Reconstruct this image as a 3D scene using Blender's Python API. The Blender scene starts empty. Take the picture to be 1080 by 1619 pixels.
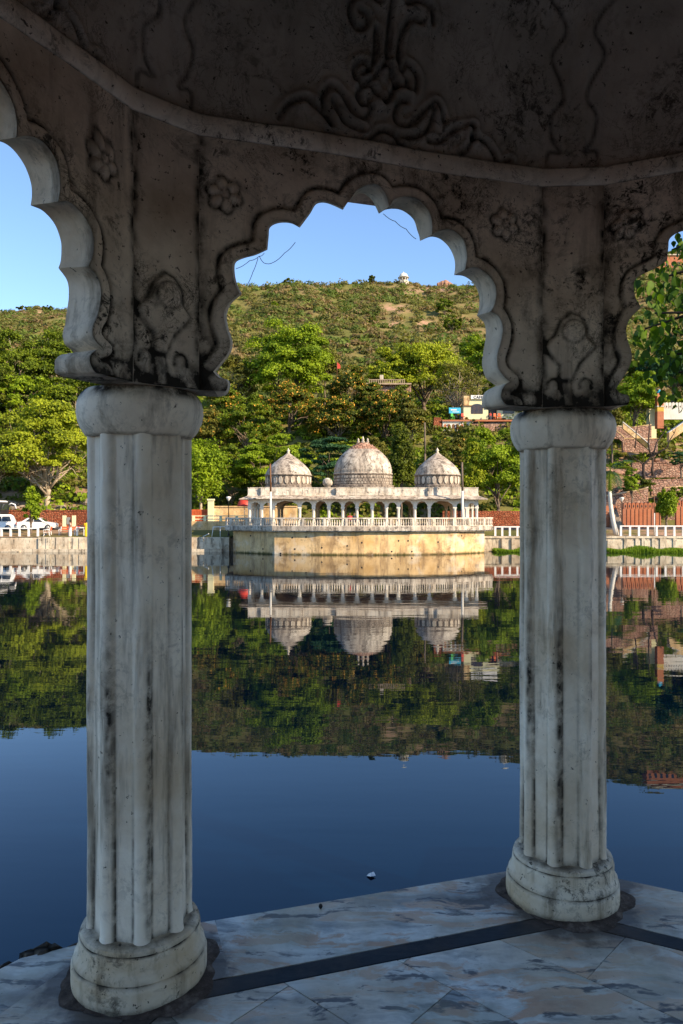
import bpy, bmesh, math, random
import numpy as np
from mathutils import Vector, Matrix, noise as mnoise
from mathutils.geometry import delaunay_2d_cdt
R = math.radians
sc = bpy.context.scene
col = sc.collection

# ------------------------------------------------------------------ camera
FPX = 1165.0; HOR = 811.0; CAMZ = 1.49
cam = bpy.data.cameras.new('camera'); camo = bpy.data.objects.new('camera', cam); col.objects.link(camo)
camo.location = (0, 0, CAMZ); camo.rotation_euler = (R(90), 0, 0)
cam.sensor_fit = 'VERTICAL'; cam.sensor_height = 36; cam.lens = 36 * FPX / 1619
cam.shift_y = (HOR - 809.5) / 1619
cam.clip_start = .05; cam.clip_end = 6000
sc.camera = camo
# ------------------------------------------------------------------ light
SUN_AZ = 56; SUN_EL = 29           # degrees to the right of straight behind the camera, height
w = bpy.data.worlds.new('World'); sc.world = w; w.use_nodes = True
nt = w.node_tree; nt.nodes.clear()
sky = nt.nodes.new('ShaderNodeTexSky'); sky.sky_type = 'NISHITA'; sky.sun_disc = False
sky.sun_elevation = R(SUN_EL); sky.sun_rotation = R(180 - SUN_AZ)
sky.air_density = 1.0; sky.dust_density = .25; sky.ozone_density = 3.5; sky.altitude = 900
bg = nt.nodes.new('ShaderNodeBackground'); bg.inputs[1].default_value = .13
wo = nt.nodes.new('ShaderNodeOutputWorld')
nt.links.new(sky.outputs[0], bg.inputs[0]); nt.links.new(bg.outputs[0], wo.inputs[0])
sd = Vector((math.sin(R(SUN_AZ)) * math.cos(R(SUN_EL)), -math.cos(R(SUN_AZ)) * math.cos(R(SUN_EL)), math.sin(R(SUN_EL))))
sl = bpy.data.lights.new('sun', 'SUN'); sl.energy = 4.2; sl.angle = R(.5); sl.color = (1, .80, .56)
so = bpy.data.objects.new('sun', sl); col.objects.link(so); so.rotation_euler = sd.to_track_quat('Z', 'Y').to_euler()
sc.view_settings.view_transform = 'Standard'; sc.view_settings.look = 'None'
sc.view_settings.exposure = 1.1; sc.view_settings.gamma = 1
sc.cycles.max_bounces = 8; sc.cycles.diffuse_bounces = 4; sc.cycles.caustics_reflective = False; sc.cycles.caustics_refractive = False

# ------------------------------------------------------------------ helpers
def W(px, py, D):
    return Vector(((px - 540) / FPX * D, D, CAMZ + (HOR - py) / FPX * D))
def WX(px, D): return (px - 540) / FPX * D
def WZ(py, D): return CAMZ + (HOR - py) / FPX * D

class MB:
    def __init__(s): s.v = []; s.f = []; s.m = []; s.sm = []
    def add(s, vs, fs, mi=0, smooth=False):
        b = len(s.v); s.v += [tuple(v) for v in vs]
        for f in fs: s.f.append([b + i for i in f]); s.m.append(mi); s.sm.append(smooth)
    def box(s, c, d, rz=0, mi=0, taper=1.0):
        hx, hy, hz = d[0] / 2, d[1] / 2, d[2] / 2; vs = []
        for z, k in ((-hz, 1), (hz, taper)):
            for x, y in ((-hx, -hy), (hx, -hy), (hx, hy), (-hx, hy)):
                x2, y2 = x * k, y * k
                vs.append((c[0] + x2 * math.cos(rz) - y2 * math.sin(rz), c[1] + x2 * math.sin(rz) + y2 * math.cos(rz), c[2] + z))
        s.add(vs, [(3, 2, 1, 0), (4, 5, 6, 7), (0, 1, 5, 4), (1, 2, 6, 5), (2, 3, 7, 6), (3, 0, 4, 7)], mi)
    def box2(s, a, b, mi=0):
        s.box([(a[i] + b[i]) / 2 for i in range(3)], [abs(b[i] - a[i]) for i in range(3)], 0, mi)
    def tube(s, pts, rad, n=8, mi=0, cap=True, smooth=True):
        pts = [Vector(p) for p in pts]
        if not hasattr(rad, '__len__'): rad = [rad] * len(pts)
        up = Vector((0, 0, 1)); vs = []; prev = None
        for i, p in enumerate(pts):
            t = (pts[min(i + 1, len(pts) - 1)] - pts[max(i - 1, 0)]).normalized()
            if prev is None:
                a = t.cross(up) if abs(t.z) < .95 else t.cross(Vector((1, 0, 0)))
            else: a = prev - t * prev.dot(t)
            a.normalize(); prev = a; b = t.cross(a)
            for k in range(n):
                th = 2 * math.pi * k / n; vs.append(p + (a * math.cos(th) + b * math.sin(th)) * rad[i])
        fs = []
        for i in range(len(pts) - 1):
            for k in range(n):
                fs.append((i * n + k, i * n + (k + 1) % n, (i + 1) * n + (k + 1) % n, (i + 1) * n + k))
        s.add(vs, fs, mi, smooth)
        if cap:
            b0 = len(s.v) - len(vs)
            s.f.append([b0 + k for k in range(n)][::-1]); s.m.append(mi); s.sm.append(False)
            s.f.append([b0 + (len(pts) - 1) * n + k for k in range(n)]); s.m.append(mi); s.sm.append(False)
    def lathe(s, prof, c=(0, 0, 0), n=24, mi=0, smooth=True, sx=1, sy=1, fn=None, capb=False):
        vs = []
        for r, z in prof:
            for k in range(n):
                th = 2 * math.pi * k / n; rr = r if fn is None else fn(r, z, th)
                vs.append((c[0] + rr * sx * math.cos(th), c[1] + rr * sy * math.sin(th), c[2] + z))
        fs = []
        for i in range(len(prof) - 1):
            for k in range(n): fs.append((i * n + k, i * n + (k + 1) % n, (i + 1) * n + (k + 1) % n, (i + 1) * n + k))
        fs.append([(len(prof) - 1) * n + k for k in range(n)])
        if capb: fs.append([k for k in range(n)][::-1])
        s.add(vs, fs, mi, smooth)
    def prism(s, poly, z0, z1, mi=0):
        n = len(poly); vs = [(p[0], p[1], z0) for p in poly] + [(p[0], p[1], z1) for p in poly]
        s.add(vs, [list(range(n))[::-1], list(range(n, 2 * n))] + [(i, (i + 1) % n, n + (i + 1) % n, n + i) for i in range(n)], mi)
    def extr(s, poly, o, ax, az, n, d, mi=0):   # polygon in plane (ax, az) at o, pushed along n by d
        o = Vector(o); ax = Vector(ax); az = Vector(az); n = Vector(n); k = len(poly)
        a = [o + ax * p[0] + az * p[1] for p in poly]; b = [v + n * d for v in a]
        s.add(a + b, [list(range(k)), list(range(k, 2 * k))[::-1]] + [(i, (i + 1) % k, k + (i + 1) % k, k + i) for i in range(k)], mi)
    def build(s, name, mats, parent=None, bevel=0, loc=None):
        me = bpy.data.meshes.new(name); me.from_pydata(s.v, [], s.f)
        if not isinstance(mats, (list, tuple)): mats = [mats]
        for m in mats: me.materials.append(m)
        me.polygons.foreach_set('material_index', s.m); me.polygons.foreach_set('use_smooth', s.sm)
        bm = bmesh.new(); bm.from_mesh(me); bmesh.ops.recalc_face_normals(bm, faces=bm.faces); bm.to_mesh(me); bm.free()
        me.update(); o = bpy.data.objects.new(name, me); col.objects.link(o)
        if parent: o.parent = parent
        if loc: o.location = loc
        if bevel:
            b = o.modifiers.new('bevel', 'BEVEL'); b.width = bevel; b.segments = 2; b.limit_method = 'ANGLE'
        return o

def npmesh(name, V, F, mats, parent=None, mi=None, smooth=False, attrs=None):
    """V (n,3) F (m,k) arrays"""
    me = bpy.data.meshes.new(name); V = np.asarray(V, np.float32); F = np.asarray(F, np.int32); m, k = F.shape
    me.vertices.add(len(V)); me.vertices.foreach_set('co', V.ravel())
    me.loops.add(m * k); me.loops.foreach_set('vertex_index', F.ravel())
    me.polygons.add(m); me.polygons.foreach_set('loop_start', np.arange(0, m * k, k, dtype=np.int32))
    me.polygons.foreach_set('loop_total', np.full(m, k, np.int32))
    if not isinstance(mats, (list, tuple)): mats = [mats]
    for x in mats: me.materials.append(x)
    if mi is not None: me.polygons.foreach_set('material_index', np.asarray(mi, np.int32))
    me.polygons.foreach_set('use_smooth', np.full(m, smooth, bool))
    me.update(calc_edges=True)
    for an, arr in (attrs or {}).items():
        dom = 'POINT' if len(arr) == len(V) else 'FACE'
        a = me.attributes.new(an, 'FLOAT', dom); a.data.foreach_set('value', np.asarray(arr, np.float32))
    me.validate()
    o = bpy.data.objects.new(name, me); col.objects.link(o)
    if parent: o.parent = parent
    return o

def tag(o, label=None, cat=None, group=None, kind=None):
    if label: o['label'] = label
    if cat: o['category'] = cat
    if group: o['group'] = group
    if kind: o['kind'] = kind
    return o
def thing(name, loc, label, cat, group=None, rz=0):
    o = bpy.data.objects.new(name, None); col.objects.link(o); o.empty_display_size = .3
    o.location = loc; o.rotation_euler = (0, 0, rz); return tag(o, label, cat, group)
def copy_tree(o, parent=None):
    c = o.copy(); col.objects.link(c); c.parent = parent
    for ch in list(o.children): copy_tree(ch, c)
    return c

# ------------------------------------------------------------------ materials
class NT:
    def __init__(s, name):
        s.m = bpy.data.materials.new(name); s.m.use_nodes = True; s.t = s.m.node_tree; s.t.nodes.clear()
        s.out = s.n('OutputMaterial'); s.p = s.n('BsdfPrincipled'); s.l(s.p.outputs[0], s.out.inputs[0])
        s.tc = s.n('TexCoord')
    def n(s, t, **k):
        x = s.t.nodes.new('ShaderNode' + t)
        for a, b in k.items(): setattr(x, a, b)
        return x
    def l(s, a, b): s.t.links.new(a, b)
    def mapd(s, scale=(1, 1, 1), rot=(0, 0, 0), src='Object'):
        m = s.n('Mapping'); m.inputs['Scale'].default_value = scale; m.inputs['Rotation'].default_value = rot
        s.l(s.tc.outputs[src], m.inputs[0]); return m.outputs[0]
    def noise(s, vec, scale, detail=4, rough=.55, dist=0.0):
        x = s.n('TexNoise'); x.inputs['Scale'].default_value = scale; x.inputs['Detail'].default_value = detail
        x.inputs['Roughness'].default_value = rough; x.inputs['Distortion'].default_value = dist
        if vec is not None: s.l(vec, x.inputs['Vector'])
        return x.outputs['Fac']
    def ramp(s, fac, stops, interp='LINEAR'):
        x = s.n('ValToRGB'); e = x.color_ramp.elements; x.color_ramp.interpolation = interp
        while len(e) < len(stops): e.new(.5)
        for i, (p, c) in enumerate(stops):
            e[i].position = p; e[i].color = (c, c, c, 1) if not hasattr(c, '__len__') else (*c, 1)
        s.l(fac, x.inputs[0]); return x.outputs[0]
    def mix(s, fac, a, b, mode='MIX'):
        x = s.n('Mix'); x.data_type = 'RGBA'; x.blend_type = mode; x.clamp_factor = True
        for i, v in ((0, fac), (6, a), (7, b)):
            if isinstance(v, (int, float)): x.inputs[i].default_value = v
            elif isinstance(v, tuple): x.inputs[i].default_value = (*v, 1)
            else: s.l(v, x.inputs[i])
        return x.outputs[2]
    def math(s, op, a, b=0.0, clamp=False):
        x = s.n('Math'); x.operation = op; x.use_clamp = clamp
        for i, v in ((0, a), (1, b)):
            if isinstance(v, (int, float)): x.inputs[i].default_value = v
            else: s.l(v, x.inputs[i])
        return x.outputs[0]
    def attr(s, name):
        x = s.n('Attribute'); x.attribute_name = name; return x.outputs['Fac']
    def bump(s, h, dist=.01, strength=1.0):
        x = s.n('Bump'); x.inputs['Distance'].default_value = dist; x.inputs['Strength'].default_value = strength
        s.l(h, x.inputs['Height']); s.l(x.outputs[0], s.p.inputs['Normal']); return x
    def fin(s, colr, rough=.8, spec=.3):
        if isinstance(colr, tuple): s.p.inputs['Base Color'].default_value = (*colr, 1)
        else: s.l(colr, s.p.inputs['Base Color'])
        if isinstance(rough, (int, float)): s.p.inputs['Roughness'].default_value = rough
        else: s.l(rough, s.p.inputs['Roughness'])
        s.p.inputs['Specular IOR Level'].default_value = spec
        return s.m

def plain(name, c, rough=.7, var=.15, scale=3.0, metallic=0.0, spec=.3):
    t = NT(name); v = t.mapd(); f = t.noise(v, scale, 5)
    a = tuple(max(0, x * (1 - var)) for x in c); b = tuple(min(1, x * (1 + var)) for x in c)
    t.p.inputs['Metallic'].default_value = metallic
    return t.fin(t.ramp(f, [(.3, a), (.7, b)]), rough, spec)

def plaster(name, base, warm, grime=(.02, .017, .013), streak=.5, sp=.5, crk=.25, smudge=.6, vein=.0, spk0=.63):
    """old lime plaster close to the camera: stains, black specks, grime kept in the carving"""
    t = NT(name); oi = t.n('ObjectInfo'); cb = t.n('CombineXYZ'); rnd = t.math('MULTIPLY', oi.outputs['Random'], 41.0)
    for q in (0, 1, 2): t.l(rnd, cb.inputs[q])
    def offv(a):
        x = t.n('VectorMath'); x.operation = 'ADD'; t.l(a, x.inputs[0]); t.l(cb.outputs[0], x.inputs[1]); return x.outputs[0]
    v = offv(t.mapd(src='Object')); vs = offv(t.mapd((1, 1, .12)))
    big = t.noise(v, 3.2, 6, .6); c = t.ramp(big, [(.32, warm), (.6, base)])
    st = t.noise(vs, 14, 5, .65); c = t.mix(t.math('MULTIPLY', t.ramp(st, [(.52, 0), (.68, 1)]), streak), c, tuple(x * .35 for x in warm))
    mid = t.noise(v, 9, 8, .7, .6); c = t.mix(t.ramp(mid, [(.56, 0), (.74, sp)]), c, tuple(g * 3.0 for g in grime))
    spk = t.noise(v, 46, 4, .7); c = t.mix(t.ramp(spk, [(spk0, 0), (spk0 + .035, .9)]), c, grime)
    smu = t.math('MULTIPLY', t.ramp(t.noise(v, 4.2, 3, .5), [(.48, 0), (.62, 1)]), t.ramp(t.noise(v, 26, 9, .8, .5), [(.50, 0), (.58, smudge)])); c = t.mix(smu, c, grime)
    # hair cracks
    vo = t.n('TexVoronoi'); vo.feature = 'DISTANCE_TO_EDGE'; vo.inputs['Scale'].default_value = 7
    dv = t.n('Mix'); dv.data_type = 'RGBA'; dv.inputs[0].default_value = .22; t.l(v, dv.inputs[6])
    nn = t.n('TexNoise'); nn.inputs['Scale'].default_value = 5; nn.inputs['Detail'].default_value = 5; t.l(v, nn.inputs[0]); t.l(nn.outputs['Color'], dv.inputs[7]); t.l(dv.outputs[2], vo.inputs[0])
    cm = t.noise(v, 2.3, 2)
    cr = t.math('MULTIPLY', t.ramp(vo.outputs['Distance'], [(.0, 1), (.006, 0)]), t.ramp(cm, [(.55, 0), (.66, crk)]))
    c = t.mix(cr, c, grime)
    if vein:
        for sc1, wd1, mk in ((4.5, .010, .50), (11, .016, .54)):
            vn = t.noise(v, sc1, 7, .72, 1.1); ab = t.math('ABSOLUTE', t.math('SUBTRACT', vn, .5))
            c = t.mix(t.math('MULTIPLY', t.ramp(ab, [(0, vein), (wd1, 0)]), t.ramp(t.noise(v, 3.1, 3), [(mk - .06, 0), (mk + .06, 1)])), c, grime)
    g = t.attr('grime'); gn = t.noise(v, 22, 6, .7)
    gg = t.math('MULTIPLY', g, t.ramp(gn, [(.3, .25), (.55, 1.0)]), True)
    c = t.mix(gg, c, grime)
    h = t.math('ADD', t.math('MULTIPLY', t.noise(v, 30, 8, .65), .5), t.noise(v, 6, 4))
    t.bump(t.math('SUBTRACT', h, t.math('MULTIPLY', cr, .3)), .012, .55)
    return t.fin(c, .75, .25)

M = {}
M['col'] = plaster('weathered_white_plaster', (.88, .79, .66), (.62, .50, .36), streak=.8, sp=.35, smudge=.3, spk0=.66)
M['arch'] = plaster('grimy_plaster', (.78, .69, .57), (.42, .335, .25), streak=.5, sp=.8, smudge=1.0, vein=.9)
M['base'] = plaster('stained_base_plaster', (.76, .68, .55), (.50, .35, .19), streak=.6, sp=.8, smudge=.8)
M['cornice'] = plaster('cornice_plaster', (.84, .78, .68), (.52, .44, .35), streak=.3, sp=.5, smudge=.9, vein=.5)
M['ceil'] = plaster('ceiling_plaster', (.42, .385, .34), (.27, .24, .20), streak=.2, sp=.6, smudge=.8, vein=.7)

def far_white(name, base, warm, dark=(.05, .04, .032), amt=.8, scale=1.0, algae=False, th=.56):
    t = NT(name); v = t.mapd(src='Object'); vs = t.mapd((1, 1, .18))
    c = t.ramp(t.noise(v, .5 * scale, 6, .65), [(.35, warm), (.6, base)])
    c = t.mix(t.math('MULTIPLY', t.ramp(t.noise(vs, 1.6 * scale, 8, .75), [(th - .06, 0), (th + .10, 1)]), amt), c, tuple(d * 3 for d in dark))
    c = t.mix(t.math('MULTIPLY', t.ramp(t.noise(v, 2.2 * scale, 9, .8), [(th, 0), (th + .10, 1)]), amt), c, dark)
    if algae:
        sx = t.n('SeparateXYZ'); t.l(t.tc.outputs['Object'], sx.inputs[0]); zz = t.math('ADD', sx.outputs[2], t.math('MULTIPLY', t.noise(vs, 3, 6, .7), .5))
        zr = t.n('MapRange'); zr.inputs[1].default_value = -2.22; zr.inputs[2].default_value = -2.0; zr.inputs[3].default_value = 1; zr.inputs[4].default_value = 0; t.l(zz, zr.inputs[0]); c = t.mix(zr.outputs[0], c, (.07, .065, .02))
        pz = t.math('MULTIPLY', t.ramp(t.noise(v, .28, 4, .6), [(.46, 0), (.60, 1)]), t.ramp(t.noise(v, 1.1, 9, .8), [(.42, 0), (.56, .75)])); c = t.mix(pz, c, (.20, .12, .06))
        pw = t.ramp(t.noise(v, .45, 5, .6), [(.55, 0), (.68, .6)]); c = t.mix(pw, c, (.72, .66, .55))
    t.bump(t.noise(v, 4, 6), .03, .4)
    return t.fin(c, .85, .15)
M['fw'] = far_white('aged_white_masonry', (.72, .65, .54), (.54, .44, .32), amt=.8, scale=1.3, th=.54)
M['drum'] = far_white('soot_dark_carved_masonry', (.40, .33, .26), (.22, .17, .13), amt=1.0, scale=2.0, th=.50)
M['inner'] = far_white('brown_shaded_inner_arcade', (.46, .35, .24), (.32, .24, .16), amt=.5)  # tan of the inner piers, darkened so the colour carries the arcade's shade
M['fw_dirty'] = far_white('blackened_white_masonry', (.62, .55, .45), (.40, .32, .24), amt=.9, scale=1.1, th=.515)
M['fw_pale'] = far_white('whitewashed_columns', (.72, .69, .62), (.62, .57, .48), amt=.2)  # paler and less stained than the other white masonry
M['tan'] = far_white('ochre_washed_retaining_wall', (.76, .54, .28), (.56, .35, .14), (.09, .06, .035), .85, 1.0, True)
M['bank'] = far_white('stained_bank_wall', (.62, .54, .41), (.40, .30, .20), (.035, .03, .022), 1.0, 1.3)
def stone(name, a, b, gap, scale=2.2, bumpd=.06):
    t = NT(name); v = t.mapd((1, 1, 1.5))
    vo = t.n('TexVoronoi'); vo.inputs['Scale'].default_value = scale; t.l(v, vo.inputs[0])
    ve = t.n('TexVoronoi'); ve.feature = 'DISTANCE_TO_EDGE'; ve.inputs['Scale'].default_value = scale; t.l(v, ve.inputs[0])
    sep = t.n('SeparateColor'); t.l(vo.outputs['Color'], sep.inputs[0])
    c = t.ramp(sep.outputs[0], [(0, a), (1, b)])
    c = t.mix(t.ramp(ve.outputs['Distance'], [(.02, 1), (.10, 0)]), c, gap)
    c = t.mix(t.ramp(t.noise(t.mapd(), .35, 5), [(.45, 0), (.7, .7)]), c, tuple(x * .45 for x in a))
    t.bump(t.ramp(ve.outputs['Distance'], [(0, 0), (.2, 1)]), bumpd, .8)
    return t.fin(c, .9, .1)
M['redstone'] = stone('red_rubble_wall', (.30, .075, .035), (.42, .16, .08), (.05, .03, .02), 3.2)
M['pinkstone'] = stone('pink_rubble_wall', (.36, .19, .13), (.50, .33, .24), (.13, .08, .06), 2.4)
M['rubble'] = stone('foundation_rubble', (.05, .04, .03), (.20, .16, .12), (.012, .01, .008), 9, .05)
M['redwash'] = far_white('red_washed_plaster', (.46, .18, .09), (.36, .12, .06), (.10, .05, .035), .7, .8)
def asphalt():
    t = NT('asphalt'); v = t.mapd(src='Object')
    c = t.ramp(t.noise(v, .3, 6), [(.3, (.06, .058, .055)), (.7, (.10, .095, .09))]); t.bump(t.noise(v, 20, 3), .01)
    return t.fin(c, .9, .1)
M['asphalt'] = asphalt()
def earth():
    t = NT('scrubby_earth'); v = t.mapd(src='Object')
    c = t.ramp(t.noise(v, .03, 8, .6), [(.34, (.12, .135, .035)), (.50, (.19, .165, .055)), (.60, (.25, .175, .085)), (.74, (.34, .21, .12))])
    c = t.mix(t.ramp(t.noise(v, .22, 8, .7), [(.4, 0), (.6, .6)]), c, (.09, .095, .03))
    # bare rock scars near the ridge
    at = t.attr('bare'); c = t.mix(t.math('MULTIPLY', at, t.ramp(t.noise(v, .12, 6, .7), [(.42, 0), (.55, 1)])), c, (.42, .25, .17))
    t.bump(t.noise(v, .5, 6), .6, .7)
    return t.fin(c, .95, .05)
M['earth'] = earth()
def leafmat(name, a, b, tr=.3):
    t = NT(name); g = t.attr('tint')
    c = t.ramp(g, [(0, a), (1, b)]); t.fin(c, .6, .2)
    tl = t.n('BsdfTranslucent'); t.l(t.mix(1.0, c, (1.0, 1.0, .45), 'MULTIPLY'), tl.inputs[0])
    ms = t.n('MixShader'); ms.inputs[0].default_value = tr; t.l(t.p.outputs[0], ms.inputs[1]); t.l(tl.outputs[0], ms.inputs[2]); t.l(ms.outputs[0], t.out.inputs[0])
    return t.m
LM = {
 'mid': leafmat('mid_green_leaves', (.045, .078, .005), (.20, .26, .012)),
 'dark': leafmat('dark_green_leaves', (.022, .042, .006), (.15, .18, .010)),
 'blue': leafmat('blue_green_leaves', (.016, .060, .026), (.06, .14, .045)),
 'lime': leafmat('yellow_green_leaves', (.11, .15, .008), (.38, .43, .020)),
 'bright': leafmat('fresh_green_leaves', (.070, .130, .005), (.30, .40, .014)),
 'olive': leafmat('olive_leaves', (.07, .08, .012), (.21, .20, .03)),
 'scrub': leafmat('hill_scrub_leaves', (.115, .120, .030), (.23, .22, .06), .4),
 'scrubg': leafmat('hill_green_leaves', (.09, .135, .025), (.18, .24, .045), .4),
 'scrubb': leafmat('hill_brown_leaves', (.18, .13, .055), (.31, .225, .105), .4),
 'near': leafmat('glossy_leaves', (.025, .065, .006), (.14, .25, .016), .4),
}
M['orangefl'] = plain('orange_blossom', (.50, .26, .03), .7, .5, 1.2)
M['yellowfl'] = plain('yellow_blossom', (.62, .42, .03), .7)
M['bark'] = plain('grey_brown_bark', (.16, .12, .085), .9, .35, 4)
M['palebark'] = plain('pale_bark', (.40, .32, .22), .9, .25, 4)
M['darkbark'] = plain('dark_bark', (.055, .038, .03), .9, .3, 4)
M['white'] = plain('white_paint', (.74, .72, .68), .5, .1, 2)
M['black'] = plain('black_rubber', (.02, .02, .02), .6)
M['glass'] = plain('dark_window_glass', (.02, .025, .03), .08, .1, 1, 0, .6)
M['red'] = plain('red_paint', (.50, .05, .03), .5)
M['orange'] = plain('orange_red_paint', (.62, .13, .04), .55, .25, 2)
M['yellow'] = plain('yellow_cloth', (.75, .50, .02), .7)
M['cream'] = plain('cream_wall_paint', (.70, .66, .40), .8, .08, .8)
M['cyan'] = plain('blue_board', (.06, .42, .62), .5, .25, 1.4)
M['metal'] = plain('galvanised_steel', (.35, .34, .32), .45, .1, 3, .6)
M['iron'] = plain('black_iron', (.03, .03, .03), .5)
M['skin'] = plain('skin', (.26, .14, .08), .6, .08, 8)
M['hair'] = plain('black_hair', (.012, .010, .009), .6)
M['peach'] = plain('peach_cloth', (.66, .40, .28), .8)
M['cloth_w'] = plain('white_cloth', (.70, .66, .60), .8)
M['cloth_r'] = plain('red_cloth', (.42, .06, .05), .8)
M['cloth_d'] = plain('dark_cloth', (.05, .05, .07), .8)
M['brown'] = plain('brown_wood', (.16, .075, .03), .6, .3, 5)
M['rockm'] = plain('reddish_rock', (.32, .18, .12), .95, .4, 1.5)
M['greyrock'] = plain('grey_boulder', (.26, .21, .16), .95, .4, 1.5)
M['car'] = plain('white_car_paint', (.72, .72, .70), .25, .03, 1, 0, .5)
M['lamp_red'] = plain('red_lamp_lens', (.45, .02, .02), .3)
M['lampglass'] = plain('lamp_glass', (.85, .82, .72), .3, .03)
M['cobweb'] = plain('dusty_cobweb', (.16, .14, .12), .9)
def grassm():
    t = leafmat('bank_grass_blades', (.10, .18, .012), (.24, .36, .02), .3); return t
M['grass'] = grassm()
def marble(name, dark=False):
    t = NT(name); r1 = R(47)
    v = t.mapd((.9, 5.5, 1), (0, 0, r1))
    add = t.n('VectorMath'); add.operation = 'ADD'
    wn = t.n('TexNoise'); wn.inputs['Scale'].default_value = 3.5; wn.inputs['Detail'].default_value = 4
    t.l(t.tc.outputs['Object'], wn.inputs[0]); sc_ = t.n('VectorMath'); sc_.operation = 'SCALE'; sc_.inputs['Scale'].default_value = .8
    t.l(wn.outputs['Color'], sc_.inputs[0]); t.l(v, add.inputs[0]); t.l(sc_.outputs[0], add.inputs[1])
    off = t.n('CombineXYZ'); sl_ = t.attr('slab'); t.l(t.math('MULTIPLY', sl_, 7.3), off.inputs[0]); t.l(t.math('MULTIPLY', sl_, 31.7), off.inputs[1])
    ad2 = t.n('VectorMath'); ad2.operation = 'ADD'; t.l(add.outputs[0], ad2.inputs[0]); t.l(off.outputs[0], ad2.inputs[1]); vv = ad2.outputs[0]
    a = t.noise(vv, 1.3, 7, .6); b = t.noise(vv, 2.6, 8, .65, .4)
    if dark: c = t.ramp(a, [(.3, (.006, .012, .02)), (.7, (.018, .03, .042))])
    else:
        c = t.ramp(a, [(.30, (.05, .075, .10)), (.40, (.30, .34, .35)), (.48, (.76, .77, .72)), (.58, (.52, .54, .49)), (.74, (.08, .10, .125))])
        c = t.mix(t.ramp(b, [(.50, 0), (.57, .85)]), c, (.55, .32, .19))
        c = t.mix(t.ramp(t.noise(t.mapd(), 1.7, 4, .6), [(.40, 0), (.60, .75)]), c, (.62, .52, .38), 'MIX')
        c = t.mix(t.ramp(t.noise(vv, 3.3, 6, .6), [(.56, 0), (.62, .9)]), c, (.06, .07, .085))
        c = t.mix(t.ramp(t.noise(t.mapd(), 2.6, 5), [(.5, 0), (.7, .45)]), c, (.30, .31, .20))
    sp = t.noise(t.mapd(), 34, 5, .7); c = t.mix(t.ramp(sp, [(.66, 0), (.70, .8)]), c, (.04, .03, .025))
    d = t.noise(t.mapd(), 5, 8, .7); c = t.mix(t.ramp(d, [(.45, 0), (.75, .5)]), c, (.13, .11, .095))
    # spilt mortar and dirt on the slabs round each column foot
    dm = None
    for k in range(8):
        v_ = vert(k)[0]; x = t.n('VectorMath'); x.operation = 'DISTANCE'; t.l(t.tc.outputs['Object'], x.inputs[0]); x.inputs[1].default_value = (v_.x, v_.y, 0)
        dm = x.outputs['Value'] if dm is None else t.math('MINIMUM', dm, x.outputs['Value'])
    nz = t.noise(t.mapd(), 4.5, 7, .62); dd = t.math('ADD', dm, t.math('MULTIPLY', t.math('SUBTRACT', nz, .5), .42))
    c = t.mix(t.ramp(dd, [(.255, .85), (.31, 0)]), c, t.ramp(t.noise(t.mapd(), 26, 6, .7), [(.35, (.022, .017, .016)), (.65, (.10, .075, .068))]))
    c = t.mix(t.ramp(dd, [(.28, .35), (.42, 0)]), c, (.10, .085, .07))
    t.bump(t.math('ADD', t.noise(t.mapd(), 16, 6), t.noise(vv, 8, 5)), .002, .6)
    return t.fin(c, t.ramp(d, [(.3, .28), (.7, .62)]), .08 if dark else .4)
FA = math.atan2(.486, 1.513); CX, CY = .691, .807; APO = 1.918
def vert(k):
    a = FA - k * R(45) ; u = Vector((math.cos(a), math.sin(a), 0)); n = Vector((math.sin(a), -math.cos(a), 0))
    of = Vector((CX, CY, 0)) - n * APO; v = of - u * (APO * math.tan(R(22.5))); d = (Vector((CX, CY, 0)) - v).normalized(); return v, d
M['marble'] = marble('streaked_marble'); M['marble_dark'] = marble('dark_marble', True)
def mort():
    t = NT('grimy_mortar'); v = t.mapd(); c = t.ramp(t.noise(v, 12, 8, .7), [(.35, (.03, .023, .02)), (.52, (.10, .075, .062)), (.70, (.26, .21, .17))])
    t.bump(t.noise(v, 40, 8, .7), .012, 1); return t.fin(c, .9, .15)
M['mortar'] = mort()
def water():
    t = NT('lake_water'); v = t.mapd((.35, 1.6, 1), src='Object')
    a = t.noise(v, .55, 3, .5); b = t.noise(t.mapd((.5, 1.4, 1)), 2.6, 3, .5)
    h = t.math('ADD', t.math('MULTIPLY', a, 1.0), t.math('MULTIPLY', b, .16))
    patch = t.noise(t.mapd((.3, 1, 1)), .05, 3)
    hh = t.math('MULTIPLY', h, t.ramp(patch, [(.35, .35), (.65, 1.0)]))
    t.bump(hh, .0065, 1.0)
    t.p.inputs['IOR'].default_value = 1.33
    t.p.inputs['Specular Tint'].default_value = (.0, .62, 1.0, 1); return t.fin((.0, .0028, .0095), .0, .95)
M['water'] = water()

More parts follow.
